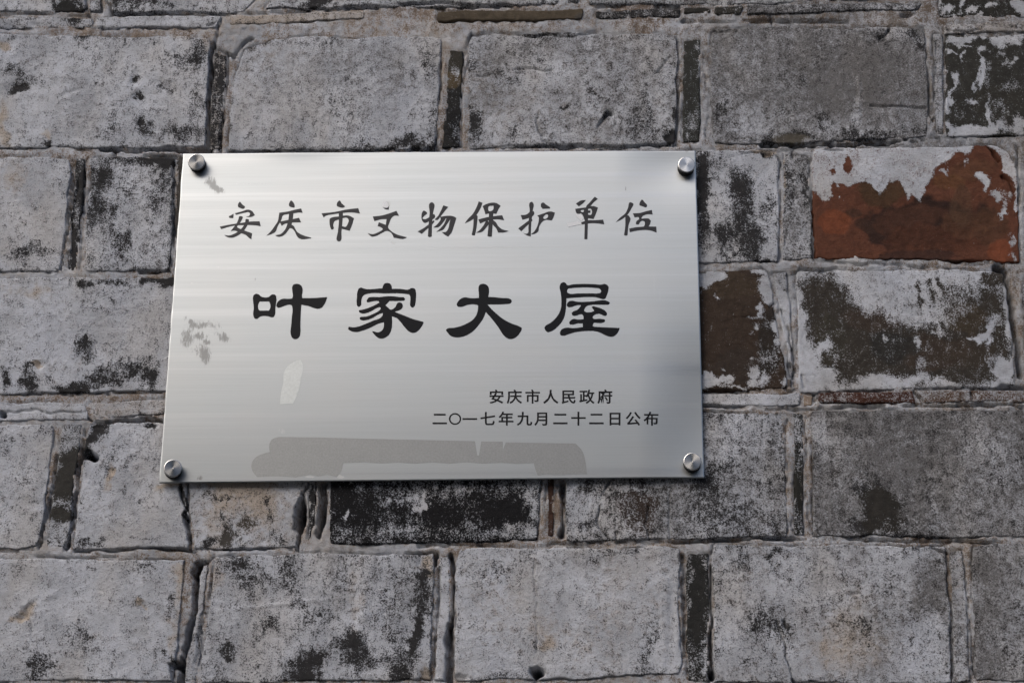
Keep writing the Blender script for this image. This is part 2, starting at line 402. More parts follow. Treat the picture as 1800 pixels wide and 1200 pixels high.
# courses outside the picture, so that the wall goes on
def course(y0, y1, xs, first=-1200, last=3000, width=385, off=0, grime=.2):
    x = first+off; k = 0
    while x < last:
        if not any(a < x+width and x < b for a, b in xs):
            B((x, y0), (x+width, y0), (x+width, y1), (x, y1), coarse=1, bare=.1+.25*((k*7) % 3 == 0), grime=grime+.1*((k*5) % 4))
            B((x+width+8, y0+2), (x+width+28, y0+2), (x+width+26, y1), (x+width+6, y1), coarse=1, bare=.4)
        x += width+34; k += 1
course(-420, -205, [], off=60)
course(1214, 1436, [], off=120)
course(1452, 1690, [], off=300)
for (y0, y1, a, b) in ((-190, 22, -255, 2060), (60, 262, -75, 2050), (274, 478, -280, 2180), (488, 688, -85, 2180), (742, 962, -315, 2250), (980, 1196, -95, 2130)):
    course(y0, y1, [(a, b)], first=a-34-385*3-68, last=2990)

# flaked-off patches (bare), x, y, rx, ry, angle, amount
BARE = [
 (30,155,16,8,-15,1.1),(352,95,18,16,0,.45),(330,110,40,14,10,.35),(237,138,7,10,30,.8),(245,170,11,7,10,.85),(290,157,18,7,25,.55),(345,180,12,38,0,.42),(320,238,38,16,5,.6),(262,225,10,14,0,.35),(195,215,9,22,0,.32),(25,125,16,10,0,.4),(50,140,35,9,20,.35),(248,212,5,12,0,.6),(150,68,20,4,0,.5),(78,256,9,4,0,.8),(120,15,22,22,0,.9),(110,10,14,10,0,.4),(215,5,25,14,0,.5),(262,6,16,10,0,.7),(300,8,16,10,0,.55),(565,5,20,9,0,.9),(340,60,10,10,0,.3),
 (395,228,8,30,10,.7),(388,140,5,30,0,.4),
 (745,250,40,12,0,.5),(690,258,60,8,0,.45),(752,115,12,18,0,.45),(760,200,8,25,0,.4),(780,215,6,40,0,.3),
 (838,222,12,25,10,.6),(1178,246,13,12,0,1.1),(905,235,10,22,0,.4),(1000,190,26,4,-8,.5),(1120,215,26,28,0,.28),(1186,200,6,10,0,.8),(945,98,18,8,0,.25),(1070,200,8,8,0,.6),(1150,230,30,20,0,.25),(930,61,14,4,0,.6),(985,62,28,4,0,.6),
 (1390,243,34,11,0,1.2),(1410,147,10,7,0,.45),(1448,212,11,16,0,.45),(1520,240,60,9,0,.4),(1262,190,12,16,0,.35),(1610,225,40,10,0,.4),(1605,70,25,10,35,.55),(1550,68,8,12,25,.7),
 (60,435,50,14,0,.28),(40,450,50,12,0,.2),
 (178,308,15,16,0,.55),(168,360,12,45,5,.42),(262,284,50,9,3,.65),(290,283,20,8,0,.6),(290,322,14,20,0,.35),(214,430,10,30,15,.38),(190,392,16,30,0,.25),(200,350,30,30,0,.12),(140,330,8,30,0,.5),(128,430,8,40,0,.7),
 (148,498,16,8,0,.65),(190,496,26,8,0,.6),(222,500,18,6,0,.4),(256,494,9,9,0,1.0),(288,495,18,10,0,.9),(298,492,12,8,0,.9),
 (152,612,20,22,10,.55),(150,598,14,8,0,.3),(165,662,24,16,-10,.75),(130,682,34,8,0,.85),(200,668,20,12,0,.55),(50,665,14,20,0,.65),(46,680,18,10,0,.4),(263,658,12,20,10,.75),(225,645,40,12,0,.4),(236,655,16,10,0,.5),(3,660,8,16,0,.8),(10,672,12,12,0,.7),(215,600,50,10,-30,.15),(272,600,8,40,0,.2),(60,645,12,5,0,.5),
 (115,845,19,28,0,.95),(120,817,12,16,0,.7),(106,902,20,14,0,1.0),(112,800,8,10,0,.3),(130,810,10,22,25,.7),
 (172,752,18,14,-25,1.1),(158,778,8,22,20,1.0),(268,748,10,6,0,1.0),(165,955,30,5,-10,.7),(250,946,20,4,0,.4),(321,872,4,24,-8,1.0),(327,895,3,14,-8,.8),(222,862,6,10,0,.25),(180,852,4,20,0,.5),(243,885,6,12,0,.35),(195,795,12,8,0,.3),(232,808,5,6,0,.4),
 (367,955,13,12,0,.85),(398,950,13,18,0,.85),(440,922,16,9,0,.6),(472,915,8,9,0,.6),(469,885,5,22,0,.5),(488,950,16,10,0,.5),(400,875,40,3,0,.5),(415,915,20,14,0,.2),(395,915,4,10,0,.4),
 (552,870,7,12,0,.8),(552,905,8,18,10,.6),
 (640,900,50,30,0,.35),(750,905,40,22,0,.3),(860,890,40,26,0,.45),(900,900,30,26,0,.5),(600,880,20,40,0,.35),(690,925,60,12,0,-.12),(820,860,30,18,0,-.05),(735,885,12,30,-10,-.35),(720,925,80,14,0,-.12),(940,880,14,50,0,-.35),(910,935,60,10,0,-.25),(860,925,20,8,0,.2),(790,905,25,30,0,.25),
 (968,880,6,40,0,.4),
 (1035,855,20,12,0,.25),(1028,925,14,10,0,.3),(1085,870,14,22,0,.15),(1120,900,36,36,0,.28),(1130,880,22,30,0,.2),(1240,885,34,40,0,.26),(1300,905,44,26,0,.25),(1215,825,14,12,0,.3),(1250,835,16,26,30,.25),(1362,925,16,16,0,.4),(1360,860,10,12,0,.3),(1240,845,60,10,35,.15),
 (1402,850,7,20,0,.5),(1405,870,8,30,0,.5),(1405,760,8,20,0,-.2),
 (1550,895,30,30,0,.85),(1530,870,34,16,35,.6),(1510,925,24,16,0,.7),(1560,930,50,12,0,.4),(1630,875,14,20,0,.2),(1600,860,40,20,0,.1),
 (75,1160,26,16,0,.4),(65,1180,14,18,0,.5),(95,1178,16,14,0,.35),(140,1120,30,24,35,.3),(305,1060,8,20,10,.35),(300,1162,7,8,0,.6),(285,1155,6,8,0,.5),(248,1058,14,8,0,.3),(200,1148,10,8,0,.4),(255,998,14,6,-30,.4),(165,998,12,5,0,.35),(100,1115,50,30,0,.1),
 (425,1003,34,22,20,.32),(440,1030,20,20,0,.2),(404,1143,14,13,30,.65),(398,1155,10,8,0,.4),(472,1094,12,14,0,.45),(460,1100,30,14,0,.2),(540,1172,34,26,-30,.6),(560,1150,30,16,-30,.4),(530,1190,26,14,0,.5),(510,1000,30,30,-60,.22),(600,1010,70,30,-50,.12),(620,1140,26,26,20,.45),(615,1125,24,18,0,.4),(705,1010,20,12,0,.3),(742,1020,11,28,10,.65),(736,1085,11,34,12,.6),(728,1125,10,26,15,.7),(715,1155,22,24,25,.5),(690,1090,30,30,0,.28),(690,1050,30,30,0,.22),(640,1165,30,20,0,.35),(560,1090,30,24,-40,.14),(705,1185,26,14,0,.5),(740,1060,24,14,0,.3),
 (840,1008,50,16,0,.22),(1080,970,44,6,0,.4),(1045,982,10,8,0,.5),(1150,1120,14,40,8,.34),(1130,1150,16,22,0,.3),(1165,1045,6,22,0,.25),(1145,1175,24,14,0,.35),(880,1190,30,8,0,.3),(1070,1030,14,8,0,.2),(840,1040,10,24,20,.15),
 (1310,985,24,14,20,.35),(1365,965,16,8,0,.55),(1345,1085,34,26,20,.34),(1330,1100,24,18,0,.25),(1310,1165,14,9,0,.25),(1516,1098,24,12,0,.35),(1380,1130,12,18,0,.35),(1380,1100,5,8,0,.6),(1560,1045,12,6,0,.5),(1430,1000,20,10,60,.2),
 (1236,1060,5,80,0,.15),(1225,1000,12,30,0,.5),(1222,1070,12,44,0,.6),(1218,1110,8,24,0,.5),(1240,1150,6,40,0,-.35),(1212,1060,5,90,0,-.3),
 (1236,350,10,80,0,.9),(1240,300,14,26,0,.55),(1302,320,22,20,-20,.62),(1308,355,18,30,0,.70),(1298,400,22,22,0,.58),(1272,425,16,24,0,.6),(1318,432,20,26,0,.66),(1260,405,8,10,0,.3),(1350,370,8,40,0,.22),(1345,458,8,6,0,.8),(1344,275,10,4,0,.8),(1330,285,10,6,0,.2),(1265,290,18,10,0,.3),
 (1390,350,10,30,0,.25),(1385,300,6,20,0,.3),(1420,330,5,30,0,.45),
 (1215,90,8,20,0,.15),(1228,110,4,30,0,-.6),(1222,215,10,20,0,-.35),(1208,230,5,20,0,-.3),(805,125,6,10,0,-.5),(800,232,20,16,0,-.3),(779,160,3,30,0,-.4),
]
# where whitewash survives on otherwise bare bricks (negative) and flaked polygons
POLY = [  # points, amount, softness
 ([(1427,334),(1436,340),(1445,352),(1458,354),(1464,345),(1459,328),(1470,320),(1482,324),(1490,330),(1500,326),(1508,322),(1522,322),(1532,328),(1540,338),(1546,345),(1556,334),(1562,322),(1580,318),(1588,330),(1592,345),(1596,356),(1603,342),(1612,350),(1618,358),(1624,340),(1630,326),(1640,312),(1644,298),(1652,290),(1668,282),(1682,266),(1696,272),(1706,268),(1716,252),(1724,250),(1742,262),(1760,276),(1762,300),(1776,312),(1786,334),(1794,380),(1796,470),(1427,464)], 1.15, 4),
 ([(1485,280),(1494,277),(1499,292),(1490,307),(1484,295)], 1.1, 3),
 ([(1458,300),(1464,297),(1468,304),(1462,308)], 1.1, 2),
 ([(1406,500),(1430,485),(1455,482),(1478,496),(1495,520),(1515,545),(1530,552),(1545,548),(1562,560),(1575,570),(1600,572),(1622,575),(1650,572),(1668,566),(1685,552),(1700,540),(1712,530),(1720,520),(1740,505),(1762,510),(1770,560),(1782,640),(1786,672),(1740,676),(1660,676),(1600,670),(1540,664),(1500,674),(1470,672),(1450,660),(1440,640),(1440,610),(1425,600),(1412,570),(1400,560)], .78, 20),
 ([(1660,500),(1760,500),(1775,560),(1700,575),(1650,560)], .45, 14),
 ([(1608,500),(1614,492),(1624,530),(1616,548)], .6, 5), ([(1628,492),(1636,490),(1646,528),(1640,540)], .6, 5), ([(1643,490),(1652,486),(1668,520),(1662,530)], .6, 5),
 ([(1725,480),(1760,476),(1768,500),(1740,508),(1722,498)], .7, 6),
]
WHITE = [  # whitewash left standing: x, y, rx, ry, angle, amount
 (1726,313,12,11,20,1.3),(1735,325,6,14,0,1.2),(1755,342,10,10,20,1.3),(1762,372,6,17,8,1.3),(1786,350,5,24,0,1.0),(1771,346,4,10,0,.9),(1782,425,5,16,0,.9),(1784,455,4,8,0,.8),(1654,300,8,8,0,1.2),(1662,312,4,6,0,.9),(1700,275,5,12,0,.9),(1476,320,5,6,0,1.1),(1500,320,8,6,0,1.0),(1480,345,3,4,0,.9),(1493,352,3,3,0,.9),
 (1250,482,22,12,-10,1.3),(1240,492,14,14,0,1.2),(1268,484,8,8,0,1.1),(1352,500,14,16,20,1.4),(1362,522,14,14,0,1.4),(1336,480,10,6,0,1.2),(1340,545,7,10,0,.9),(1328,555,14,3,0,.7),(1332,575,8,8,40,.75),(1325,590,6,4,0,.7),(1375,560,14,30,0,1.1),(1350,570,10,12,0,.5),(1385,620,10,30,0,1.1),(1368,590,6,20,0,.6),(1320,650,10,9,0,1.1),(1272,670,17,8,-8,1.4),(1240,675,16,14,10,1.4),(1270,650,6,4,0,.9),(1320,672,10,9,0,1.2),(1342,670,12,9,0,.9),(1382,658,7,8,0,1.0),(1380,675,10,8,0,1.0),(1320,630,8,4,-20,.8),(1348,640,26,30,0,.38),(1235,683,20,4,0,1.2),(1350,620,20,20,0,.3),(1300,683,60,4,0,.8),(1265,520,3,6,0,.8),
 (1402,560,10,45,0,.9),(1410,610,10,34,-15,1.0),(1416,640,8,16,0,1.0),(1456,600,14,11,-20,.9),(1440,610,8,10,0,.7),(1556,586,3,8,0,.9),(1610,600,3,14,-15,.85),(1632,610,3,10,0,.5),(1730,592,14,7,-20,1.1),(1712,595,10,3,0,.9),(1738,575,7,16,10,1.0),(1750,560,14,8,0,.7),(1778,560,6,60,-8,.8),(1755,640,10,20,0,.8),(1770,648,16,10,-20,1.2),(1760,668,12,8,0,1.1),(1780,655,8,14,0,.9),(1450,662,20,14,0,.8),(1420,668,24,14,0,1.0),(1560,668,50,9,0,.65),(1535,665,8,8,0,.6),(1620,665,16,10,0,.6),(1660,672,18,7,0,.5),(1620,640,10,12,0,.55),(1740,640,3,20,0,.5),(1640,582,8,4,20,.6),(1655,585,6,10,0,.5),(1480,620,30,10,60,.15),(1466,625,10,14,0,.3),
 (1668,90,14,3,30,.9),(1690,78,18,2.5,22,1.1),(1690,100,3,14,18,1.3),(1680,135,7,9,0,1.1),(1672,165,5,20,12,.95),(1668,180,6,12,0,.9),(1730,92,9,8,0,1.1),(1728,125,3,22,-6,1.0),(1718,140,2.5,24,12,.9),(1735,135,12,20,0,.45),(1708,178,8,5,20,.95),(1755,92,5,9,0,.6),(1765,110,8,6,0,.5),(1782,112,4,8,30,1.0),(1736,205,4,26,-6,1.0),(1735,228,50,9,3,.85),(1700,232,30,10,0,.9),(1790,222,12,16,0,.8),(1760,70,24,8,15,.7),(1745,62,60,6,0,.7),(1785,72,8,12,0,.7),(1690,66,24,6,0,1.1),(1775,150,10,10,0,.35),(1760,200,20,24,0,.25),(1668,222,8,10,0,.9),(1700,195,30,14,0,.12),
 (1668,12,10,6,-30,1.2),(1638,10,14,16,0,1.2),(1690,3,4,8,0,1.1),(1712,16,10,5,-30,1.1),(1736,6,5,6,0,.9),(1745,5,8,5,0,.8),(1795,12,10,14,0,1.4),(1728,26,5,5,0,.7),(1672,26,12,4,0,.5),(1690,20,4,5,0,.6),
 (605,905,5,9,15,1.0),(745,885,4,24,8,.6),(735,897,14,4,-30,.7),(695,885,26,2.5,0,.4),
]
TANS = [ (470,120,60,60,0,.12),(880,1060,60,80,0,.15),(1450,1120,80,50,0,.15),(620,1000,40,30,0,.2),(150,300,20,40,0,.0), (10,82,14,12,0,1.0),(2,220,14,40,0,.7),(40,110,20,20,0,.2),(80,240,8,10,0,.6),(240,165,30,12,0,.3),(20,310,24,26,0,.4),(75,515,30,14,0,.45),(40,510,50,12,0,.3),(300,60,40,8,0,.5),(370,75,20,16,0,.5),
 (192,840,8,26,5,.9),(192,826,5,6,0,1.0),(400,850,50,10,0,.8),(300,855,26,8,0,.9),(430,870,50,30,0,.4),(380,910,20,50,0,.3),(460,900,30,40,0,.25),(72,642,6,6,0,1.2),(80,660,24,30,0,.3),(200,905,10,40,0,.2),(310,1000,20,20,0,.8),(318,1030,8,40,10,.6),(305,1120,10,50,10,.5),(50,1075,24,12,-50,.7),(30,1085,16,6,0,.6),(250,1064,8,7,0,.9),(380,1010,10,40,10,.5),
 (625,1070,12,60,0,.5),(750,1000,16,20,0,.7),(755,980,14,10,0,.5),(750,1185,12,16,0,1.2),(965,1130,12,20,0,.5),(960,1110,30,30,0,.3),(1020,1140,20,40,0,.2),(1070,1050,30,90,0,.15),(1500,1140,60,60,0,.3),(1490,1060,40,40,0,.2),(1010,110,30,20,0,.2),(780,125,8,8,0,.8),(890,180,100,40,0,.1),(1350,270,20,8,0,.5),(1340,268,20,4,0,.6),(1376,310,5,40,0,1.0),(1418,850,5,100,0,.9)]
GRIMES = [(480,110,40,60,0,.12),(600,150,150,60,0,.1),(700,110,60,40,0,.12),(930,90,40,20,0,.3),(1050,80,80,20,0,.2),(950,180,90,50,0,.1),(870,110,50,30,0,.2),(990,220,100,20,0,.15),(1480,140,90,60,0,.15),(1560,110,60,50,0,.15),(1290,100,30,40,0,-.15),(1350,215,60,30,0,-.2),(1460,225,30,20,0,-.15),(1510,170,6,50,0,-.4),(1540,180,26,26,0,.2),
 (130,60,80,4,0,.4),(230,66,60,5,0,.4),(40,215,30,10,0,.1),(760,260,300,6,0,.35),(1500,820,120,50,0,.12),(1750,790,60,40,0,-.1),(1760,770,50,60,0,-.12),(1440,760,20,40,0,-.25),(1640,1010,30,50,0,.45),(1625,1060,30,20,0,.35),(1660,1050,20,40,0,.3),(1530,1010,90,40,0,.15),(1280,1050,24,60,0,-.2),(1330,1150,70,40,0,-.22),(1460,1160,60,40,0,-.15),(1740,1050,20,90,0,.1),(1790,1100,30,90,0,-.12),(1000,985,200,14,0,.3),(1180,975,30,12,0,.25),(1050,1000,26,40,0,.14),(990,1070,4,90,0,.15),(1260,760,30,30,0,.12),(1330,745,30,20,0,-.3),(1290,740,20,20,0,-.2),(1150,750,60,60,0,-.1),(1040,900,30,50,0,-.35),(1010,880,20,60,0,-.45),(1600,290,130,20,0,-.05),(1460,290,30,20,0,.1)]
UNDERS = [ (1620,392,105,42,-6,.9,(.034,.016,.012)),(1545,345,34,20,0,.6,(.065,.038,.020)),(1700,300,40,20,-20,.5,(.12,.055,.03)),(1530,400,30,12,20,.6,(.05,.025,.018)),(1500,375,16,8,0,.6,(.06,.03,.02)),(1740,400,30,30,0,.4,(.08,.04,.022)),(1600,462,120,7,0,.7,(.03,.018,.014)),  # recolour of the brick body: x, y, rx, ry, angle, amount, colour
 (1560,335,50,16,0,.6,(.075,.042,.022)),(1600,385,60,24,-8,.8,(.07,.030,.019)),(1640,420,80,26,0,.6,(.085,.032,.018)),(1700,395,50,22,0,.55,(.10,.045,.025)),(1670,320,30,16,0,.4,(.15,.07,.03)),(1690,360,20,40,0,.4,(.09,.05,.03)),(1620,450,60,10,0,.6,(.05,.025,.02)),(1760,440,20,20,0,.4,(.28,.08,.035)),(1470,390,30,20,0,.3,(.27,.075,.03)),
 (1290,500,50,22,0,.6,(.062,.044,.030)),(1300,640,50,30,0,.5,(.040,.031,.026)),(1350,600,24,60,0,.7,(.026,.022,.019)),(1540,560,60,20,0,.5,(.060,.042,.032)),(1440,620,40,40,0,.5,(.050,.040,.032)),(1640,620,60,30,0,.5,(.058,.040,.030)),(1570,610,40,26,0,.6,(.028,.028,.027)),(1700,560,40,24,0,.5,(.065,.048,.03)),(1460,600,30,40,0,.4,(.05,.046,.034)),(1700,620,50,30,0,.3,(.06,.045,.032)),
 (1700,120,40,50,0,.4,(.040,.039,.035)),(1760,180,50,30,0,.4,(.042,.039,.032)),(398,950,16,20,0,.8,(.072,.066,.060)),(440,922,20,14,0,.8,(.08,.068,.055)),(1390,243,34,11,0,.9,(.10,.09,.075)),(1020,30,12,6,0,.3,(.1,.1,.1)),(120,15,24,24,0,.6,(.02,.02,.02)),(1120,900,40,40,0,.6,(.055,.038,.03)),
 (800,110,14,26,0,.6,(.05,.045,.035)),(800,225,16,30,0,.8,(.013,.013,.014)),(795,140,14,14,0,.8,(.10,.075,.045)),(1548,895,44,40,0,.7,(.032,.029,.025))]
# open cracks and dark joints: points, width, depth (units)
CR = [
 ([(-10,23),(60,24),(110,25),(158,26)],2.2,9), ([(194,18),(198,25),(260,26),(330,24),(400,25),(440,22)],2.6,10), ([(440,22),(500,20),(560,16),(640,12),(760,8)],1.8,6),
 ([(156,30),(152,10),(150,-10)],2,8), ([(195,24),(190,0),(188,-20)],2.4,9), ([(178,22),(180,-10)],1.6,6),
 ([(392,28),(388,42),(382,48)],2.6,9), ([(382,46),(380,62),(376,78)],2.2,10), ([(240,50),(300,50),(345,51)],1.8,7), ([(350,47),(376,43),(390,40)],1.4,6), ([(40,51),(150,51),(230,52)],1.4,4), ([(182,50),(181,62)],1.6,5),([(252,50),(252,58)],1.4,4),
 ([(376,80),(372,88),(371,130),(368,180),(365,225),(362,264)],3.2,14), ([(374,84),(388,90),(400,96),(408,99)],2.6,10), ([(399,98),(399,140),(394,190),(386,264)],2.4,9), ([(409,100),(418,88),(428,76),(444,68)],2.4,9),
 ([(180,262),(240,263),(300,262),(335,266),(370,265)],3.4,12), ([(0,262),(80,261),(160,262)],1.6,5), ([(400,266),(480,268),(580,265),(700,265),(770,263)],2.6,9), ([(203,262),(204,271)],2.2,8),
 ([(776,110),(772,170),(770,230),(768,262)],2.0,6), ([(816,120),(812,170),(810,258)],2.2,7), ([(829,62),(824,72),(820,86)],2.4,8), ([(829,62),(870,58),(920,62),(990,64),(1050,56)],2.0,5),
 ([(838,135),(860,131),(885,123),(930,121),(970,124)],2.2,3.5), ([(945,195),(944,215),(948,232),(956,240)],2.4,5), ([(956,248),(975,258),(1010,260)],2.2,5), ([(1052,224),(1062,210),(1070,198),(1076,202)],2.2,6), ([(1158,130),(1166,116),(1176,102)],1.8,4),
 ([(870,258),(960,257),(1060,258),(1150,255),(1190,254)],2.6,7), ([(1190,70),(1193,140),(1190,200),(1188,250)],2.6,8), ([(1236,90),(1240,150),(1246,190),(1240,240)],2.4,5), ([(1247,62),(1256,56),(1300,54)],2.2,6),
 ([(1200,40),(1290,38),(1370,36),(1460,37),(1500,38)],3.0,9), ([(1356,30),(1357,46)],2.2,7), ([(1585,27),(1612,26),(1616,12)],3.4,10), ([(1545,68),(1556,60),(1562,52)],3.4,9),
 ([(600,12),(650,14),(700,8),(760,6),(830,10),(900,12)],2.2,7), ([(1050,12),(1120,11),(1195,12)],2.6,7),
 ([(1340,254),(1420,255),(1500,254),(1560,250),(1610,247),(1652,241)],3.4,12), ([(1530,187),(1580,188),(1628,189)],2.2,4), ([(1300,240),(1345,250)],1.4,3), ([(1634,100),(1632,180),(1640,225),(1648,232)],2.2,8), ([(1643,70),(1645,130),(1640,190),(1644,232)],1.6,5),
 ([(1652,52),(1700,58),(1720,54)],1.8,5), ([(1660,100),(1661,180)],1.4,4), ([(1722,250),(1736,262),(1748,272),(1756,284)],3.2,9), ([(1762,310),(1776,322),(1784,345)],2.6,7), ([(1788,258),(1792,330),(1790,360)],2.4,7),
 ([(1264,282),(1320,268),(1400,262),(1480,264)],1.4,4), ([(1341,274),(1352,272)],3,7), ([(1396,264),(1392,276)],2.8,7), ([(1371,290),(1373,340),(1370,400),(1371,460)],2.2,7), ([(1424,280),(1427,330),(1428,380),(1430,450)],2.2,7), ([(1360,268),(1372,290)],1.8,5),
 ([(1432,456),(1470,463),(1520,464),(1560,462),(1600,468),(1650,470),(1740,462)],2.4,6), ([(1405,470),(1440,474),(1470,472)],2.0,6), ([(1750,470),(1768,478),(1772,500),(1776,540),(1784,580),(1792,620),(1796,660)],5.0,14), ([(1766,476),(1776,520)],5,14),
 ([(1370,500),(1378,490),(1396,480)],2.2,7), ([(1371,530),(1362,532),(1352,540)],2.0,5), ([(1374,545),(1384,575),(1392,610),(1396,650),(1392,680)],3.2,9), ([(1386,640),(1392,660)],4,10), ([(1410,660),(1414,680)],1.8,4), ([(1290,556),(1320,557)],1.2,2),([(1450,645),(1500,650),(1512,656)],1.4,2.5),([(1600,571),(1650,574)],1.2,2),
 ([(1232,712),(1300,716),(1400,720),(1440,718)],2.6,7), ([(1440,716),(1500,714),(1600,714),(1700,712),(1800,713)],3.0,10), ([(1605,686),(1612,696),(1622,706)],3.4,10), ([(1706,690),(1708,702)],2.2,7), ([(1430,690),(1438,700),(1432,704)],3.2,10), ([(1440,688),(1560,684),(1700,682),(1790,682)],2.0,6), ([(1232,686),(1320,687),(1390,688)],2.0,6), ([(1760,680),(1800,684)],4,10),
 ([(245,478),(300,477)],2.6,7), ([(128,278),(126,330),(124,360),(120,390),(112,430),(106,474)],2.2,9), ([(150,280),(148,340),(146,400),(140,474)],1.8,6), ([(130,280),(135,330),(120,440),(114,474)],1.4,4), ([(0,476),(60,478),(106,480)],1.2,3), ([(306,290),(304,310),(306,400),(302,478)],2.2,8), ([(255,274),(310,276)],3.2,9), ([(204,264),(200,272)],1.6,4),
 ([(40,694),(120,693),(200,690),(285,691)],1.8,5), ([(0,724),(60,722),(150,726),(155,722)],1.4,4), ([(156,736),(170,741),(220,741),(270,736),(288,741)],3.4,12), ([(5,728),(6,731)],5,14), ([(150,745),(143,790),(136,860),(128,910),(118,962)],2.8,11), ([(100,800),(94,850),(82,905),(74,940),(68,964)],2.6,10), ([(78,925),(72,945),(69,958)],3.6,13), ([(120,948),(114,964)],3.4,11),
 ([(152,800),(160,799),(166,804)],6,14),
 ([(318,850),(322,880),(328,910),(332,940),(335,966)],2.6,11), ([(130,966),(200,968),(250,964),(330,966),(420,964),(522,966)],2.4,9), ([(0,968),(60,966),(66,964)],1.2,3),([(66,978),(130,979),(200,978)],1.8,5),
 ([(541,842),(537,862),(533,880),(530,890)],3.2,14), ([(533,886),(531,910),(525,930)],9,17), ([(526,925),(524,945),(521,964)],3.4,13), ([(573,846),(571,880),(563,925),(560,940)],4.6,14), ([(566,848),(566,880),(560,920)],5,12),
 ([(340,966),(350,975),(358,985),(368,988),(378,976)],2.2,9), ([(352,988),(344,1010),(342,1040),(341,1075),(334,1110),(325,1150),(318,1190),(316,1205)],4.2,15), ([(348,992),(360,990),(364,988)],6,14), ([(358,1060),(352,1110),(346,1160),(342,1205)],2.6,8), ([(305,1205),(304,1180),(302,1165)],3.0,9), ([(310,1165),(316,1168)],6,13), ([(368,990),(368,1040),(358,1100),(352,1160)],1.6,5),
 ([(769,976),(764,992)],3.6,11), ([(772,1000),(771,1060),(766,1110),(763,1170)],2.6,9), ([(795,976),(797,1010),(796,1060),(795,1100)],3.2,11), ([(790,1100),(791,1150),(790,1192)],6,14), ([(600,972),(660,974),(720,971),(770,970)],2.0,5),
 ([(735,958),(800,956),(860,957),(950,958),(1000,955),(1130,952),(1200,950)],2.6,6), ([(938,970),(940,1030),(942,1090),(945,1150)],1.2,2.5), ([(1000,962),(1130,956),(1200,952)],2,5),
 ([(988,845),(990,890),(988,940)],5.0,12), ([(960,850),(958,940)],2.2,6), ([(978,850),(980,930)],2.4,7), ([(1070,845),(1064,858),(1054,880),(1050,915),(1060,935),(1074,948)],2.4,6), ([(1140,890),(1136,925),(1142,946)],2.2,5), ([(1178,850),(1176,900),(1178,944)],2.0,4),([(1086,930),(1084,946)],1.8,4),
 ([(1200,952),(1260,952),(1330,946),(1400,947),(1440,950)],3.4,10), ([(1440,946),(1530,947),(1600,950),(1700,951),(1760,952)],2.6,8), ([(1382,740),(1384,830),(1390,900),(1394,940)],2.2,6), ([(1416,730),(1418,820),(1420,880),(1424,930),(1434,944)],3.0,9), ([(1396,830),(1396,938)],1.6,4),([(1412,860),(1416,930)],2.2,5),
 ([(1199,976),(1201,1020),(1203,1090),(1202,1150)],3.0,10), ([(1204,980),(1206,1080),(1207,1190)],1.6,5), ([(1250,990),(1251,1060),(1250,1120),(1253,1190)],3.2,11), ([(1260,980),(1254,1008)],2.0,6), ([(1246,972),(1256,978)],2.6,7), ([(1251,1184),(1253,1190)],6,13), ([(1365,1090),(1376,1125),(1384,1160),(1392,1192)],1.8,5), ([(1379,1090),(1380,1098)],3,6), ([(1392,1195),(1400,1200)],5,12),
 ([(1664,972),(1666,1030),(1672,1080),(1674,1150),(1676,1200)],2.2,6), ([(1696,975),(1700,1050),(1708,1120),(1710,1200)],2.4,6), ([(1640,962),(1666,972)],2.4,6), ([(946,1176),(948,1182)],7,14), ([(944,1184),(943,1200)],3,8), ([(1712,1180),(1716,1188)],3,7),
 ([(160,620),(166,610),(172,600)],1.4,2), ([(260,770),(264,790)],1.2,2),([(40,1060),(52,1090),(57,1120)],1.6,2.5),
]
DENTS = [ (245,172,13,10,10,5),(238,138,8,12,30,4),(292,152,20,9,25,4),(30,155,20,10,-15,5),(248,215,6,14,0,3),(125,163,18,3,-20,2.5),(15,80,14,12,0,3),(1178,246,12,12,0,4),(1075,201,6,6,0,5),(1548,64,10,10,0,4),(225,20,300,3,0,0),
 (192,827,6,7,0,4),(72,642,7,6,0,5),(173,752,16,10,0,6),(268,747,12,5,0,5),(60,885,26,8,10,3),(45,820,6,20,0,2),(440,720,1,1,0,0),(252,1066,7,7,0,4),(50,1072,6,18,40,4),(38,1085,14,5,0,3),(745,985,14,14,0,5),(750,1188,14,14,0,7),(805,1192,16,8,0,6),(945,1180,10,8,0,45),(20,48,16,10,0,4),(64,44,14,8,0,3),
 (1660,330,60,8,0,1),(1500,1045,8,4,0,3),(1392,243,34,11,0,2.5),(315,1168,8,7,0,8),(1060,470,1,1,0,0),(528,903,8,22,10,55),(347,1000,6,12,15,60),(158,799,6,7,0,50),(1755,470,10,8,0,8),(1172,1010,6,6,0,3)]
BUMPS = [(645,1000,12,70,4,2.5),(700,1070,14,70,14,1.6),(1510,170,3,50,0,1.6),(1270,810,20,20,0,1.0),(1325,800,14,14,0,1.4),(640,1085,10,8,0,2.5),(90,1045,12,7,-20,2.5),(1168,1080,7,90,2,2.0),(1190,1080,5,90,2,1.5),(470,1064,90,3,-6,1.5)]
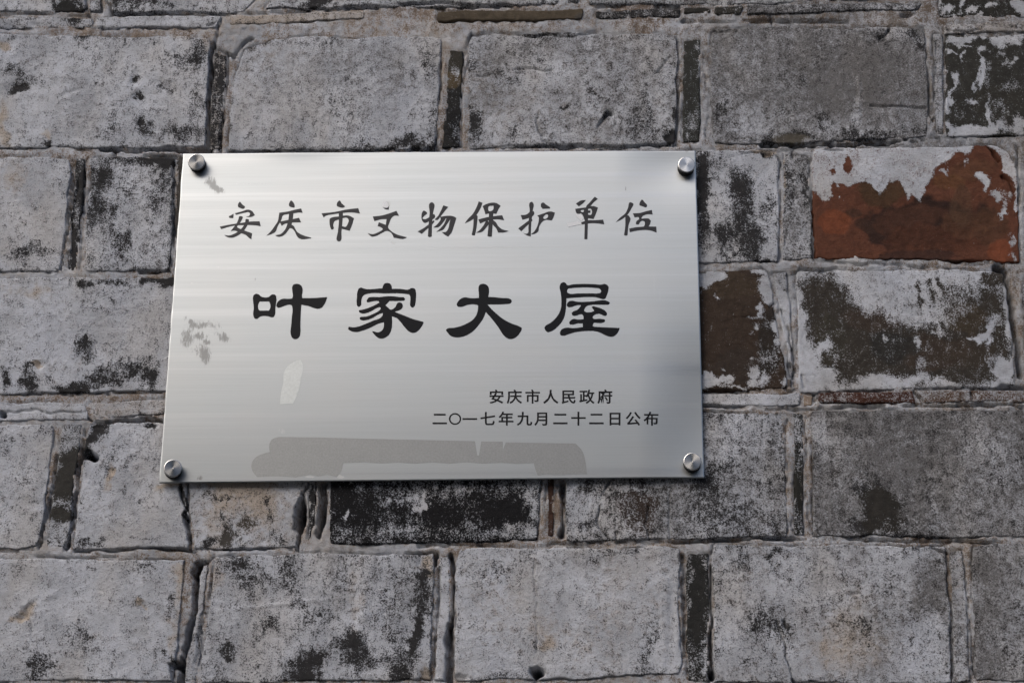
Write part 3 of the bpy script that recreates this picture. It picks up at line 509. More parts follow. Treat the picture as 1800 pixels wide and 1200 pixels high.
# mortar: where the joint is smeared over with whitewash (lower 'bare')
MWHITE = [(60,480,80,8,0,.5),(620,966,60,8,0,.5),(450,972,60,5,0,.35),(250,972,80,4,0,.3),(660,960,70,8,0,.6),(560,940,16,30,0,.5),(1010,60,80,10,0,.4),(880,62,60,8,0,.3),(1320,46,90,10,0,.55),(1700,46,60,12,0,.3),(1600,60,40,8,0,.2),(1560,258,90,8,0,.5),(1680,238,60,10,0,.7),(1740,250,60,10,0,.3),(1790,330,20,60,0,.5),(1800,400,14,90,0,.4),(1500,466,80,8,0,.4),(1380,480,20,60,0,.5),(1380,600,16,60,0,.5),(1240,962,50,8,0,.4),(1040,1000,4,4,0,0),(420,60,30,30,0,.5),(590,700,1,1,0,0),(400,990,14,30,0,.4),(335,1100,10,80,0,.3),(980,900,6,60,0,-.2),(820,80,12,50,0,.3),(785,70,30,12,0,.5),(1640,150,20,80,0,.3),(1240,160,14,100,0,.3),(1400,300,40,60,0,.4),(1340,712,100,10,0,.5),(1500,712,90,5,0,.3),(50,742,120,8,0,.4),(375,470,1,1,0,0),(985,720,1,1,0,0),(80,262,40,3,0,.3),(240,268,50,5,0,.25),(90,960,30,20,0,.6),(60,30,40,4,0,.3)]

SP = 2.15
def add_dabs(A, X, Y, L, sign=1.0, ragged=1.0):
    X, Y = X+ragged*(fbm(X, Y, 26, 3, 501)*9+fbm(X, Y, 7, 3, 502)*4.5), Y+ragged*(fbm(X, Y, 26, 3, 503)*9+fbm(X, Y, 7, 3, 504)*4.5)
    x0, x1, y0, y1 = X.min(), X.max(), Y.min(), Y.max()
    for d in L:
        R = 1.65*max(d[2], d[3])
        if d[0]+R < x0 or d[0]-R > x1 or d[1]+R < y0 or d[1]-R > y1: continue
        m = (np.abs(X-d[0]) < R) & (np.abs(Y-d[1]) < R)
        if m.any(): A[m] += sign*d[5]*dab(X[m], Y[m], d)
    return A
def cracks(X, Y, Z, scale=1.0):
    x0, x1, y0, y1 = X.min(), X.max(), Y.min(), Y.max()
    wx = X+fbm(X, Y, 22, 3, 71)*3.0; wy = Y+fbm(X, Y, 22, 3, 72)*3.0
    vary = .55+.75*fbm(X, Y, 45, 2, 73)
    for pts, wd, dp in CR:
        wd = wd*.88
        if dp >= 11: dp = dp*2.0
        a = np.array(pts, float)
        m = (X > a[:, 0].min()-14) & (X < a[:, 0].max()+14) & (Y > a[:, 1].min()-14) & (Y < a[:, 1].max()+14)
        if not m.any(): continue
        D, T = seg_dist(wx[m], wy[m], pts)
        r = wd*np.clip(vary[m]+.45, .35, 1.5)
        Z[m] = np.minimum(Z[m], Z[m]-scale*dp*np.clip(vary[m]+.5, .3, 1.1)*(1-smooth(r*.35, r*1.25, D)))
    return Z

wall = new_obj('brick_wall', None, None, (0, WALL_Y, 0)); WB = np.array([0, WALL_Y, 0])
tag(wall, 'old grey brick wall with flaking whitewash and cracked sandy mortar behind the steel plaque', 'wall')

RS = 3.0; RX0, RY0 = -330, -230; RNX, RNY = int(2560/RS), int(1560/RS)
inside = np.zeros((RNY, RNX))
rng = np.random.default_rng(5)
for bi, b in enumerate(BR):
    C = [np.array(p, float) for p in b['c']]
    W = (np.hypot(*(C[1]-C[0]))+np.hypot(*(C[2]-C[3])))/2; H = (np.hypot(*(C[3]-C[0]))+np.hypot(*(C[2]-C[1])))/2
    coarse = b.get('coarse')
    st = 9.0 if coarse else SP
    if not coarse and (max(p[0] for p in C) < -20 or min(p[0] for p in C) > 1820): st = 6.0
    nu, nv = max(4, int(W/st)+1), max(4, int(H/st)+1)
    # tighter rows near the edges
    def spaced(n, L):
        t = np.linspace(0, 1, n); e = np.array([1.2, 2.6, 4.2])/L
        return np.unique(np.concatenate([t[:1], e, t[(t > e[-1]*1.2) & (t < 1-e[-1]*1.2)], 1-e[::-1], t[-1:]])) if L > 14 else t
    tu, tv = spaced(nu, W), spaced(nv, H); nu, nv = len(tu), len(tv)
    U, V = np.meshgrid(tu, tv); U = U.ravel(); V = V.ravel()
    P = ((C[0][None]*((1-U)*(1-V))[:, None])+(C[1][None]*(U*(1-V))[:, None])+(C[2][None]*(U*V)[:, None])+(C[3][None]*((1-U)*V)[:, None]))
    X, Y = P[:, 0].copy(), P[:, 1].copy()
    cx, cy = X.mean(), Y.mean()
    small = min(W, H) < 60
    k = (np.abs(2*U-1)*np.abs(2*V-1))**(10 if not small else 6)
    rad = rng.uniform(2, 7) if not small else 2
    dl = np.hypot(X-cx, Y-cy)+1e-6
    X -= (X-cx)/dl*k*rad; Y -= (Y-cy)/dl*k*rad
    if 'chamfer' in b:
        ci, amt = b['chamfer']; cu, cv = ((0, 0), (1, 0), (1, 1), (0, 1))[ci]
        q = np.abs(U-cu)*W+np.abs(V-cv)*H
        f = np.clip(1-q/(amt*2.2), 0, 1)*amt*.5
        X += np.sign(cx-C[ci][0])*f; Y += np.sign(cy-C[ci][1])*f
    a1, a2, a3 = (3.2, 1.6, .8) if not small else (1.6, 1.3, .7)
    ex = fbm(X, Y, 70, 2, 900+bi)*a1+fbm(X, Y, 18, 3, 1300+bi)*a2+fbm(X, Y, 6, 2, 1700+bi)*a3
    ey = fbm(X, Y, 70, 2, 2900+bi)*a1+fbm(X, Y, 18, 3, 3300+bi)*a2+fbm(X, Y, 6, 2, 3700+bi)*a3
    X += ex; Y += ey
    d = np.minimum(np.minimum(U, 1-U)*W, np.minimum(V, 1-V)*H)
    # remember which part of the joint sheet this brick covers
    gx = ((X-RX0)/RS).astype(int); gy = ((Y-RY0)/RS).astype(int)
    ok = (gx >= 0) & (gx < RNX) & (gy >= 0) & (gy < RNY)
    np.maximum.at(inside, (gy[ok], gx[ok]), d[ok]+.01)
    r = (2.6 if not small else 2.2)*(1+.6*fbm(X, Y, 30, 2, 5000+bi))
    s = np.clip(d/np.maximum(r, 1.5), 0, 1)
    Z = b['z']+fbm(X, Y, 140, 2, 40+bi)*1.3+fbm(X, Y, 24, 4, 41)*.6+fbm(X, Y, 6, 3, 42)*.5
    Z += (U-.5)*rng.uniform(-2, 2)+(V-.5)*rng.uniform(-2, 2)
    Z -= 7*(1-s)**2.6
    add_dabs(Z, X, Y, DENTS, -1.0, .4); add_dabs(Z, X, Y, BUMPS, 1.0, .2)
    cracks(X, Y, Z)
    wear = np.zeros((len(X), 3)); n0 = fbm(X, Y, 60, 4, 7)
    wear[:, 0] = b['bare']+n0*.09+np.maximum(0, fbm(X, Y, 36, 4, 8)-.3)*.35+.10*(1-np.clip(d/14, 0, 1))
    if b['bare'] > .6: wear[:, 0] = b['bare']+n0*.08
    add_dabs(wear[:, 0], X, Y, BARE, .88)
    for pts, amt, soft in POLY:
        a = np.array(pts, float)
        m = (X > a[:, 0].min()-20) & (X < a[:, 0].max()+20) & (Y > a[:, 1].min()-20) & (Y < a[:, 1].max()+20)
        if m.any(): wear[m, 0] = np.maximum(wear[m, 0], wear[m, 0]*.3+amt*smooth(-soft, soft, poly_sd(X[m]+2.2*fbm(X[m], Y[m], 8, 2, 510), Y[m]+2.2*fbm(X[m], Y[m], 8, 2, 511), pts)))
    add_dabs(wear[:, 0], X, Y, WHITE, -1.0)
    wear[:, 1] = b['tan']+fbm(X, Y, 90, 3, 9)*.16; add_dabs(wear[:, 1], X, Y, TANS)
    wear[:, 2] = b['grime']*1.15+fbm(X, Y, 80, 5, 10, .6)*(.12+.5*min(b['grime'], .4)); add_dabs(wear[:, 2], X, Y, GRIMES)
    und = np.tile(np.array(b['under'])*rng.uniform(.9, 1.15), (len(X), 1))
    for q in UNDERS:
        R = 1.6*max(q[2], q[3])
        m = (np.abs(X-q[0]) < R) & (np.abs(Y-q[1]) < R)
        if m.any():
            f = (min(1, q[5]+.15)*smooth(.32, .58, dab(X[m], Y[m], q)+.38*fbm(X[m], Y[m], 34, 5, 3, .6)))[:, None]
            und[m] = und[m]*(1-f)+np.array(q[6])*f
    Wd = pw(X, Y); Wd[:, 1] -= Z*MM
    quads = grid_quads(nu, nv)
    # skirt: the brick's sides go back into the wall
    idx = np.arange(nu*nv).reshape(nv, nu)
    ring = np.concatenate([idx[0, :-1], idx[:-1, -1], idx[-1, :0:-1], idx[:0:-1, 0]])
    back = Wd[ring].copy(); back[:, 1] = WALL_Y+.044
    n = len(Wd); m_ = len(ring); j = np.arange(m_); j2 = (j+1) % m_
    sk = np.stack([ring[j], ring[j2], n+j2, n+j], 1)
    o = mesh_np('brick', np.concatenate([Wd, back]), np.concatenate([quads, sk]), WASH, wall,
                {'wear': np.concatenate([wear, wear[ring]]), 'under': np.concatenate([und, und[ring]])}, True, None, WB)
    if b.get('label'): o['label'] = b['label']

# ------------------------------------------------------------------ mortar sheet
ins = inside.copy()
for _ in range(2):                                      # close pin holes between sample points
    p = np.pad(ins, 1); ins = np.where(ins > 0, ins, np.maximum.reduce([p[1:-1, 1:-1], (p[:-2, 1:-1]+p[2:, 1:-1])/2*(p[:-2, 1:-1] > 0)*(p[2:, 1:-1] > 0), (p[1:-1, :-2]+p[1:-1, 2:])/2*(p[1:-1, :-2] > 0)*(p[1:-1, 2:] > 0)]))
cov = (ins > 0).astype(float)
blur = cov.copy()
for _ in range(2):
    p = np.pad(blur, 1, mode='edge'); blur = (p[:-2, 1:-1]+p[2:, 1:-1]+p[1:-1, :-2]+p[1:-1, 2:]+p[1:-1, 1:-1]*2)/6
GX, GY = np.meshgrid(RX0+(np.arange(RNX)+.5)*RS, RY0+(np.arange(RNY)+.5)*RS)
X, Y = GX.ravel(), GY.ravel(); g = blur.ravel(); dn = ins.ravel()
opn = np.clip(.10+.95*fbm(X, Y, 60, 3, 20), 0, 1)
Z = -.9+fbm(X, Y, 70, 3, 21)*1.5+fbm(X, Y, 14, 4, 22, .7)*1.6+fbm(X, Y, 6, 2, 23)*1.5
Z -= smooth(.2, .85, g)*(1.0+6.5*opn)
Z = np.where(dn > 5, -16, Z)
add_dabs(Z, X, Y, DENTS, -1.0, .4); cracks(X, Y, Z, 1.0)
wear = np.zeros((len(X), 3))
wear[:, 0] = .29+fbm(X, Y, 40, 5, 24, .65)*.36; add_dabs(wear[:, 0], X, Y, MWHITE, -1.0)
wear[:, 1] = .26+fbm(X, Y, 60, 3, 25)*.3
gr_side = smooth(700, 1500, X)*.25*(Y < 300)+.12*smooth(1100, 1500, X)
wear[:, 2] = .13+fbm(X, Y, 24, 5, 26, .65)*.42+gr_side; add_dabs(wear[:, 2], X, Y, GRIMES)
und = np.tile(np.array(TAN), (len(X), 1)); t = np.clip(.5+fbm(X, Y, 40, 4, 27), 0, 1)[:, None]
und = und*(1-t*.55)+np.array((.20, .15, .12))*t*.55
und *= (1-.45*np.clip(gr_side*2, 0, 1))[:, None]
Wd = pw(X, Y); Wd[:, 1] -= Z*MM
q = grid_quads(RNX, RNY)
q = q[~((dn[q] > 12).all(1))]
use = np.unique(q); remap = np.full(len(X), -1); remap[use] = np.arange(len(use))
mesh_np('mortar', Wd[use], remap[q], MORTAR, wall, {'wear': wear[use], 'under': und[use]}, True, None, WB)

# ------------------------------------------------------------------ the rest of the wall: core and far bricks
def box(x0, x1, y0, y1, z0, z1):
    v = np.array([(x, y, z) for x in (x0, x1) for y in (y0, y1) for z in (z0, z1)], float)
    f = np.array([(0, 1, 3, 2), (4, 6, 7, 5), (0, 4, 5, 1), (2, 3, 7, 6), (0, 2, 6, 4), (1, 5, 7, 3)])
    return v, f
CORE = plain('old_mortar', (.27, .22, .18), .95, .2, 0, .35, 60)
v, f = box(-4, 4, WALL_Y+.045, WALL_Y+.33, 0, 4.4)
mesh_np('wall_core', v, f, CORE, wall, None, False, None, WB)
lo = pw(np.array([-1250., 3050.]), np.array([1700., -430.]))
fx0, fx1, fz0, fz1 = lo[0][0]+.18, lo[1][0]-.25, 1.58, 3.02
vv, ff, ww, uu, nn = [], [], [], [], 0
for r in range(30):
    z = .01+r*.146
    x = -3.95+(r % 2)*.13; k = 0
    while x < 3.7:
        if not (x+.25 > fx0 and x < fx1 and z+.13 > fz0 and z < fz1):
            v, f = box(x, x+.25+.01*math.sin(r*3+k), WALL_Y-.001*math.sin(r+k*2.3)-.001, WALL_Y+.02, z, z+.134)
            vv.append(v); ff.append(f+nn); nn += 8
            a = .12+.5*(hash2(np.array([r]), np.array([k]), 5)[0] > .8)
            ww.append(np.tile((a, .15, .1+.35*hash2(np.array([r]), np.array([k]), 6)[0]), (8, 1))); uu.append(np.tile(GREY, (8, 1)))
        x += .272; k += 1
o = mesh_np('brickwork', np.concatenate(vv), np.concatenate(ff), WASH, wall, {'wear': np.concatenate(ww), 'under': np.concatenate(uu)}, False, None, WB)
tag(o, kind='stuff')

# ------------------------------------------------------------------ the plaque
plaque = new_obj('plaque', None, None, tuple(ORG)); PB = ORG
tag(plaque, 'brushed stainless steel plaque with black Chinese lettering screwed to the old brick wall', 'plaque')
def warp(x, y):
    """how far the thin plate bulges (metres, towards the viewer) at survey point x, y"""
    z = -.0036*smooth(0, 1, (x-1120)/130)*np.exp(-((y-750)/150)**2)
    z = z-.0022*smooth(0, 1, (x-1080)/110)*np.exp(-((y-292)/45)**2)
    z = z+.0006*np.exp(-((x-520)/70)**2-((y-262)/16)**2)
    return z
def on_plate(x, y, off):
    x = np.asarray(x, float); y = np.asarray(y, float)
    p = pw(x, y, 0.0); p[..., 1] -= warp(x, y)+off
    return p
TL, TR, BRc, BL = [np.array(p, float) for p in ((322, 270), (1222.5, 264), (1238, 838.5), (280, 848.5))]
nu, nv = 460, 290
U, V = np.meshgrid(np.linspace(0, 1, nu), np.linspace(0, 1, nv)); U = U.ravel(); V = V.ravel()
P = TL[None]*((1-U)*(1-V))[:, None]+TR[None]*(U*(1-V))[:, None]+BRc[None]*(U*V)[:, None]+BL[None]*((1-U)*V)[:, None]
X, Y = P[:, 0], P[:, 1]
X = X+np.where(U == 0, .8*fbm(X, Y, 30, 3, 80), 0)
SM = [(347,330,3,26,2,.22),(1209,330,3,24,2,.25),(306,842,4,8,0,.3),(1100,330,.9,9,2,.8),(700,640,40,30,20,.09),(900,300,60,10,0,.07),(371,320,12,11,20,1.0),(384,334,10,8,35,1.0),(377,327,8,6,35,.6),(332,592,10,20,15,.6),(345,567,26,8,5,.45),(335,566,5,4,0,.8),(355,590,8,8,0,.5),(364,601,5,4,0,.9),(350,592,4,5,0,.6),(358,620,16,14,0,.5),(360,632,9,14,0,.65),(345,600,30,28,0,.3),(394,596,10,8,35,.7),(385,575,4,24,-30,.35),(378,582,4,18,-30,.3),(352,840,7,5,20,.8),(352,574,20,5,0,.4),(320,590,5,14,0,.4),
 (447,492,2,4,0,.6),(452,582,5,3,0,.35),(325,558,3,6,20,.4),(1208,265,3,8,15,.7),(362,290,4,8,-10,.8),(366,305,2,7,-5,.5),(320,828,4,5,0,.6),(683,345,1,1,0,0),(1225,833,3,5,-30,.6),(1182,300,2,6,15,.3),(385,590,20,24,0,.14)]
FL = [(682,361,4,6,0,1.0),(691,426,3,2,20,.9),(686,422,3,2,0,.6),(495,757,10,8,20,.45),(545,838,9,2,0,1.0),(590,834,8,3,0,.9),(598,838,8,3,0,.8),(722,711,16,2,0,.35),(380,470,16,1.2,0,.5),(340,497,14,2,0,.5),(440,323,60,1,0,.5),(1150,490,2,12,0,.3),(940,428,60,1.2,0,.3),(650,310,2,2,0,.5)]
BANDS = [(1150,500,3,22,0,.5),(1160,520,2,14,0,.5),(1005,640,1.2,30,-8,.5),(1188,620,1.5,40,4,.35),(410,690,1.2,30,3,.3),(1130,480,30,1,-50,.4),(860,322,340,2.2,-.6,.8),(700,333,260,1.2,-.6,.5),(960,352,300,3,-.8,.6),(640,300,200,2,0,.4),(840,436,460,2.6,-.6,1.0),(1000,452,300,6,-.6,.7),(560,444,200,2,-.5,.6),(760,470,420,1.4,-.6,.5),(1000,296,260,4,-.5,.7),(1130,340,100,2,0,.7),(380,432,70,1.4,0,.8),(345,366,50,1.4,0,.5),(340,500,40,1,0,.6),(470,323,80,.9,0,.7),(900,395,350,1.5,-.6,.4),(1050,560,180,1.2,0,.3),(600,640,260,1,0,.25),(360,560,60,1,0,.5),(880,280,300,2,0,.5)]
mk = np.zeros((len(X), 3)); add_dabs(mk[:, 1], X, Y, BANDS, .8, .05); add_dabs(mk[:, 0], X, Y, SM, 1.0, .35); add_dabs(mk[:, 2], X, Y, FL, 1.0, .2)
front = on_plate(X, Y, 0)
quads = grid_quads(nu, nv)
idx = np.arange(nu*nv).reshape(nv, nu)
ring = np.concatenate([idx[0, :-1], idx[:-1, -1], idx[-1, :0:-1], idx[:0:-1, 0]])
back = front[ring].copy(); back[:, 1] += .0012
mid = front[ring].copy(); mid[:, 1] += .00015
ctr = (front[ring]-ORG); mid = ORG+ctr*np.array([1.0004, 1, 1.0006]); mid[:, 1] = front[ring][:, 1]+.0002
n = len(front); m_ = len(ring); j = np.arange(m_); j2 = (j+1) % m_
back = mid.copy(); back[:, 1] += .0011
sk = np.concatenate([np.stack([ring[j], ring[j2], n+j2, n+j], 1), np.stack([n+j, n+j2, n+m_+j2, n+m_+j], 1)])
vb = np.concatenate([front, mid, back])
# back face as coarse strips between opposite rim points
c0 = n+m_; top = c0+np.arange(nu); bot = c0+(nu-1)+(nv-1)+(nu-1)-np.arange(nu)
bk = np.stack([top[:-1], top[1:], bot[1:], bot[:-1]], 1)
mesh_np('steel_plate', vb, np.concatenate([quads, sk, bk]), STEEL, plaque, {'marks': np.concatenate([mk, mk[ring], mk[ring]])}, True, ORG, PB)

def spline(pts, seg=5):
    """closed outline; points written (x, y, 1) are sharp corners"""
    n = len(pts); out = []
    for i in range(n):
        p0, p1, p2, p3 = pts[i-1], pts[i], pts[(i+1) % n], pts[(i+2) % n]
        P1, P2 = np.array(p1[:2], float), np.array(p2[:2], float)
        L = np.hypot(*(P2-P1))
        def tangent(a, b, c):
            if len(b) > 2: return None
            a, b_, c = np.array(a[:2], float), np.array(b[:2], float), np.array(c[:2], float)
            la, lc = np.hypot(*(b_-a))+1e-6, np.hypot(*(c-b_))+1e-6
            t = (b_-a)/la*lc/(la+lc)+(c-b_)/lc*la/(la+lc)
            return t
        m1 = tangent(p0, p1, p2); m2 = tangent(p1, p2, p3)
        m1 = (P2-P1) if m1 is None else m1*L
        m2 = (P2-P1) if m2 is None else m2*L
        if len(p1) > 2 and len(p2) > 2: out.append(P1); continue
        for k in range(seg):
            t = k/seg
            out.append(P1*(2*t**3-3*t*t+1)+m1*(t**3-2*t*t+t)+P2*(-2*t**3+3*t*t)+m2*(t**3-t*t))
    return out
def fill_mesh(loops_list, thick, mat, name, parent, lift=0.00004):
    """loops_list: list of [outer, hole, ...] groups in survey units -> one thin raised mesh on the plate"""
    V, Fc = [], []
    for gi, loops in enumerate(loops_list):
        cu = bpy.data.curves.new('outline', 'CURVE'); cu.dimensions = '2D'; cu.fill_mode = 'FRONT'
        for lp in loops:
            s = cu.splines.new('POLY'); s.points.add(len(lp)-1)
            for k, p in enumerate(lp): s.points[k].co = (p[0], -p[1], 0, 1)
            s.use_cyclic_u = True
        ob = bpy.data.objects.new('outline', cu); col.objects.link(ob)
        bpy.context.view_layer.update()
        me = ob.evaluated_get(bpy.context.evaluated_depsgraph_get()).to_mesh()
        off = thick+lift*(gi+1)
        base = len(V)
        for v in me.vertices: V.append((v.co.x, -v.co.y, off))
        for p in me.polygons: Fc.append([base+i for i in p.vertices])
        # side walls
        from collections import Counter
        ec = Counter()
        for p in me.polygons:
            vs_ = list(p.vertices)
            for a, b in zip(vs_, vs_[1:]+vs_[:1]): ec[(a, b)] += 1
        bm = len(V); rim = {}
        for (a, b) in ec:
            if (b, a) in ec: continue
            for q_ in (a, b):
                if q_ not in rim:
                    rim[q_] = len(V); V.append((V[base+q_][0], V[base+q_][1], -.0002))
            Fc.append([base+b, base+a, rim[a], rim[b]])
        ob.to_mesh_clear(); bpy.data.objects.remove(ob); bpy.data.curves.remove(cu)
    A = np.array(V); W_ = pw(A[:, 0], A[:, 1], 0.0); W_[:, 1] -= warp(A[:, 0], A[:, 1])+A[:, 2]
    o0 = W_.mean(0)
    me = bpy.data.meshes.new(name); me.from_pydata([tuple(p) for p in (W_-o0)], [], Fc); me.materials.append(mat)
    return new_obj(name, me, parent, tuple(o0-PB))
def T(pts, ox, oy, k): return [(ox+p[0]/k, oy+p[1]/k)+tuple(p[2:]) for p in pts]

# the four large characters
K = 1569/170.0
YE = [[
 [(135,400),(150,355),(190,335),(235,350),(262,375),(410,375),(430,352),(470,345),(505,360),(515,400),(500,560),(490,680),(470,712),(435,715),(380,700),(310,695),(250,707),(200,742),(165,735),(143,695),(148,560),(140,470)],
 [(240,470),(250,460,1),(390,460,1),(400,470),(398,600),(390,608,1),(248,608,1),(238,600)]],
 [[(775,215),(790,190),(840,175),(900,188),(935,230),(942,290),(932,360),(935,405,1),(1100,405),(1340,388,1),(1325,440),(1290,510),(1250,560),(1190,578),(1120,565),(1040,535),(920,512,1),(912,650),(905,850),(905,970),(890,1030),(850,1065),(810,1070),(770,1045),(748,990),(755,850),(768,700),(775,560),(765,525),(735,512),(680,520),(580,555),(540,560),(515,535),(525,490),(565,440),(620,417),(700,418),(770,412,1),(782,380),(775,300)]]]
JIA = [[[(250,500),(252,400),(265,290),(285,250),(320,235),(360,248),(400,258),(500,260),(665,245,1),(680,200),(705,168),(745,160),(795,175),(815,205),(820,255,1),(950,255),(1100,262),(1130,245),(1165,243),(1200,265),(1212,320),(1210,420),(1200,500),(1180,545),(1150,558),(1125,540),(1118,450),(1118,380),(1100,348),(1060,340),(700,330),(430,335),(370,355),(335,400),(325,460),(318,520),(290,545),(262,535)]],
 [[(410,460),(425,420),(450,395),(500,388),(620,388),(750,375),(850,378),(960,390),(1015,395),(1032,415),(1022,442),(980,448),(780,452,1),(715,520,1),(760,560),(800,592),(840,580),(880,545),(900,500),(930,475),(970,480),(997,520),(990,560),(960,592),(915,610),(865,628,1),(1000,680),(1150,740),(1330,790,1),(1335,805,1),(1300,870),(1250,930),(1200,962),(1150,968),(1090,940),(1030,880),(960,790),(900,730),(820,700,1),(825,800),(810,920),(780,990),(730,1035),(670,1060),(610,1055),(560,1020),(515,970),(498,945,1),(530,945),(580,960),(630,950),(670,915),(690,860),(690,795,1),(600,820),(480,880),(350,930),(240,955),(160,940),(110,900),(115,880),(200,880),(300,860),(400,820),(520,770),(640,720),(670,680),(672,645,1),(600,670),(500,730),(410,760),(340,765),(300,745),(300,720),(340,708),(400,705),(520,660),(620,600),(640,570),(625,553),(580,565),(480,620),(400,650),(340,655),(290,630),(285,605),(330,595),(420,570),(540,520),(620,475,1),(600,455),(540,452),(440,472),(420,472)]]]
DA = [[[(655,250),(665,205),(695,180),(730,173),(785,190),(818,225),(828,280),(815,385,1),(900,390),(1050,405),(1150,412),(1185,430),(1195,465),(1170,492),(1100,502),(950,508),(800,508,1),(860,575),(950,660),(1050,740),(1200,820),(1330,870),(1358,890),(1355,920),(1320,980),(1270,1035),(1220,1062),(1160,1068),(1100,1040),(1050,990),(980,880),(880,750),(775,630,1),(740,720),(660,840),(570,940),(480,1000),(380,1035),(280,1040),(210,1020),(160,970),(130,915),(150,900),(270,885),(380,855),(480,810),(570,750),(620,680),(645,600),(650,520,1),(570,505),(480,515),(370,548),(320,540),(303,515),(325,460),(380,410),(440,393),(500,403),(580,408),(662,402,1),(660,320)]]]
WU = [[[(403,240),(410,190),(440,155),(475,148),(505,165),(525,192),(620,182),(800,175),(960,180),(1090,185),(1130,175),(1170,190),(1198,225),(1195,270),(1165,370),(1145,410),(1110,423),(1060,410),(980,390),(900,387),(700,395),(515,408,1),(510,500),(500,620),(475,720),(440,790),(380,860),(310,920),(250,950),(210,958),(175,930),(158,885),(175,855),(250,810),(330,740),(390,660),(425,560),(432,460),(425,350),(415,290)],
 [(525,290),(540,255),(590,245),(700,235),(850,232),(980,240),(1050,252),(1075,285),(1065,320),(1030,328),(900,328),(700,330),(555,330),(530,315)]],
 [[(520,525),(530,485),(565,455),(620,450),(670,462),(900,463),(1200,465),(1218,480),(1195,510),(1150,512),(900,518),(850,530),(815,565),(803,610),(830,632),(880,636),(930,630),(965,610,1),(945,580),(925,555),(940,540),(1000,550),(1080,575),(1150,620),(1172,660),(1155,690),(1120,690),(1080,670),(1040,658),(980,672),(945,700),(940,720),(960,745,1),(1100,745),(1135,755),(1138,785),(1110,800),(960,803,1),(945,830),(945,860),(970,870,1),(1150,880),(1378,890,1),(1365,930),(1330,985),(1280,1025),(1220,1030),(1150,1008),(1050,960),(950,938),(850,938),(750,945),(650,960),(550,990),(460,1015),(415,1000),(408,970),(430,920),(470,895),(520,885),(620,892),(780,875,1),(778,815,1),(700,815),(600,835),(565,825),(560,800),(590,760),(640,742),(690,752),(790,748,1),(785,690),(765,668),(720,672),(660,692),(615,685),(600,650),(620,625),(680,600),(730,555),(745,522),(710,518),(650,530),(580,552),(540,548)]]]
for grp, ox in ((YE, 430), (JIA, 600), (DA, 770), (WU, 940)):
    fill_mesh([[spline(T(lp, ox, 480, K)) for lp in loops] for loops in grp], .0002, INK_BIG, 'large_character', plaque)

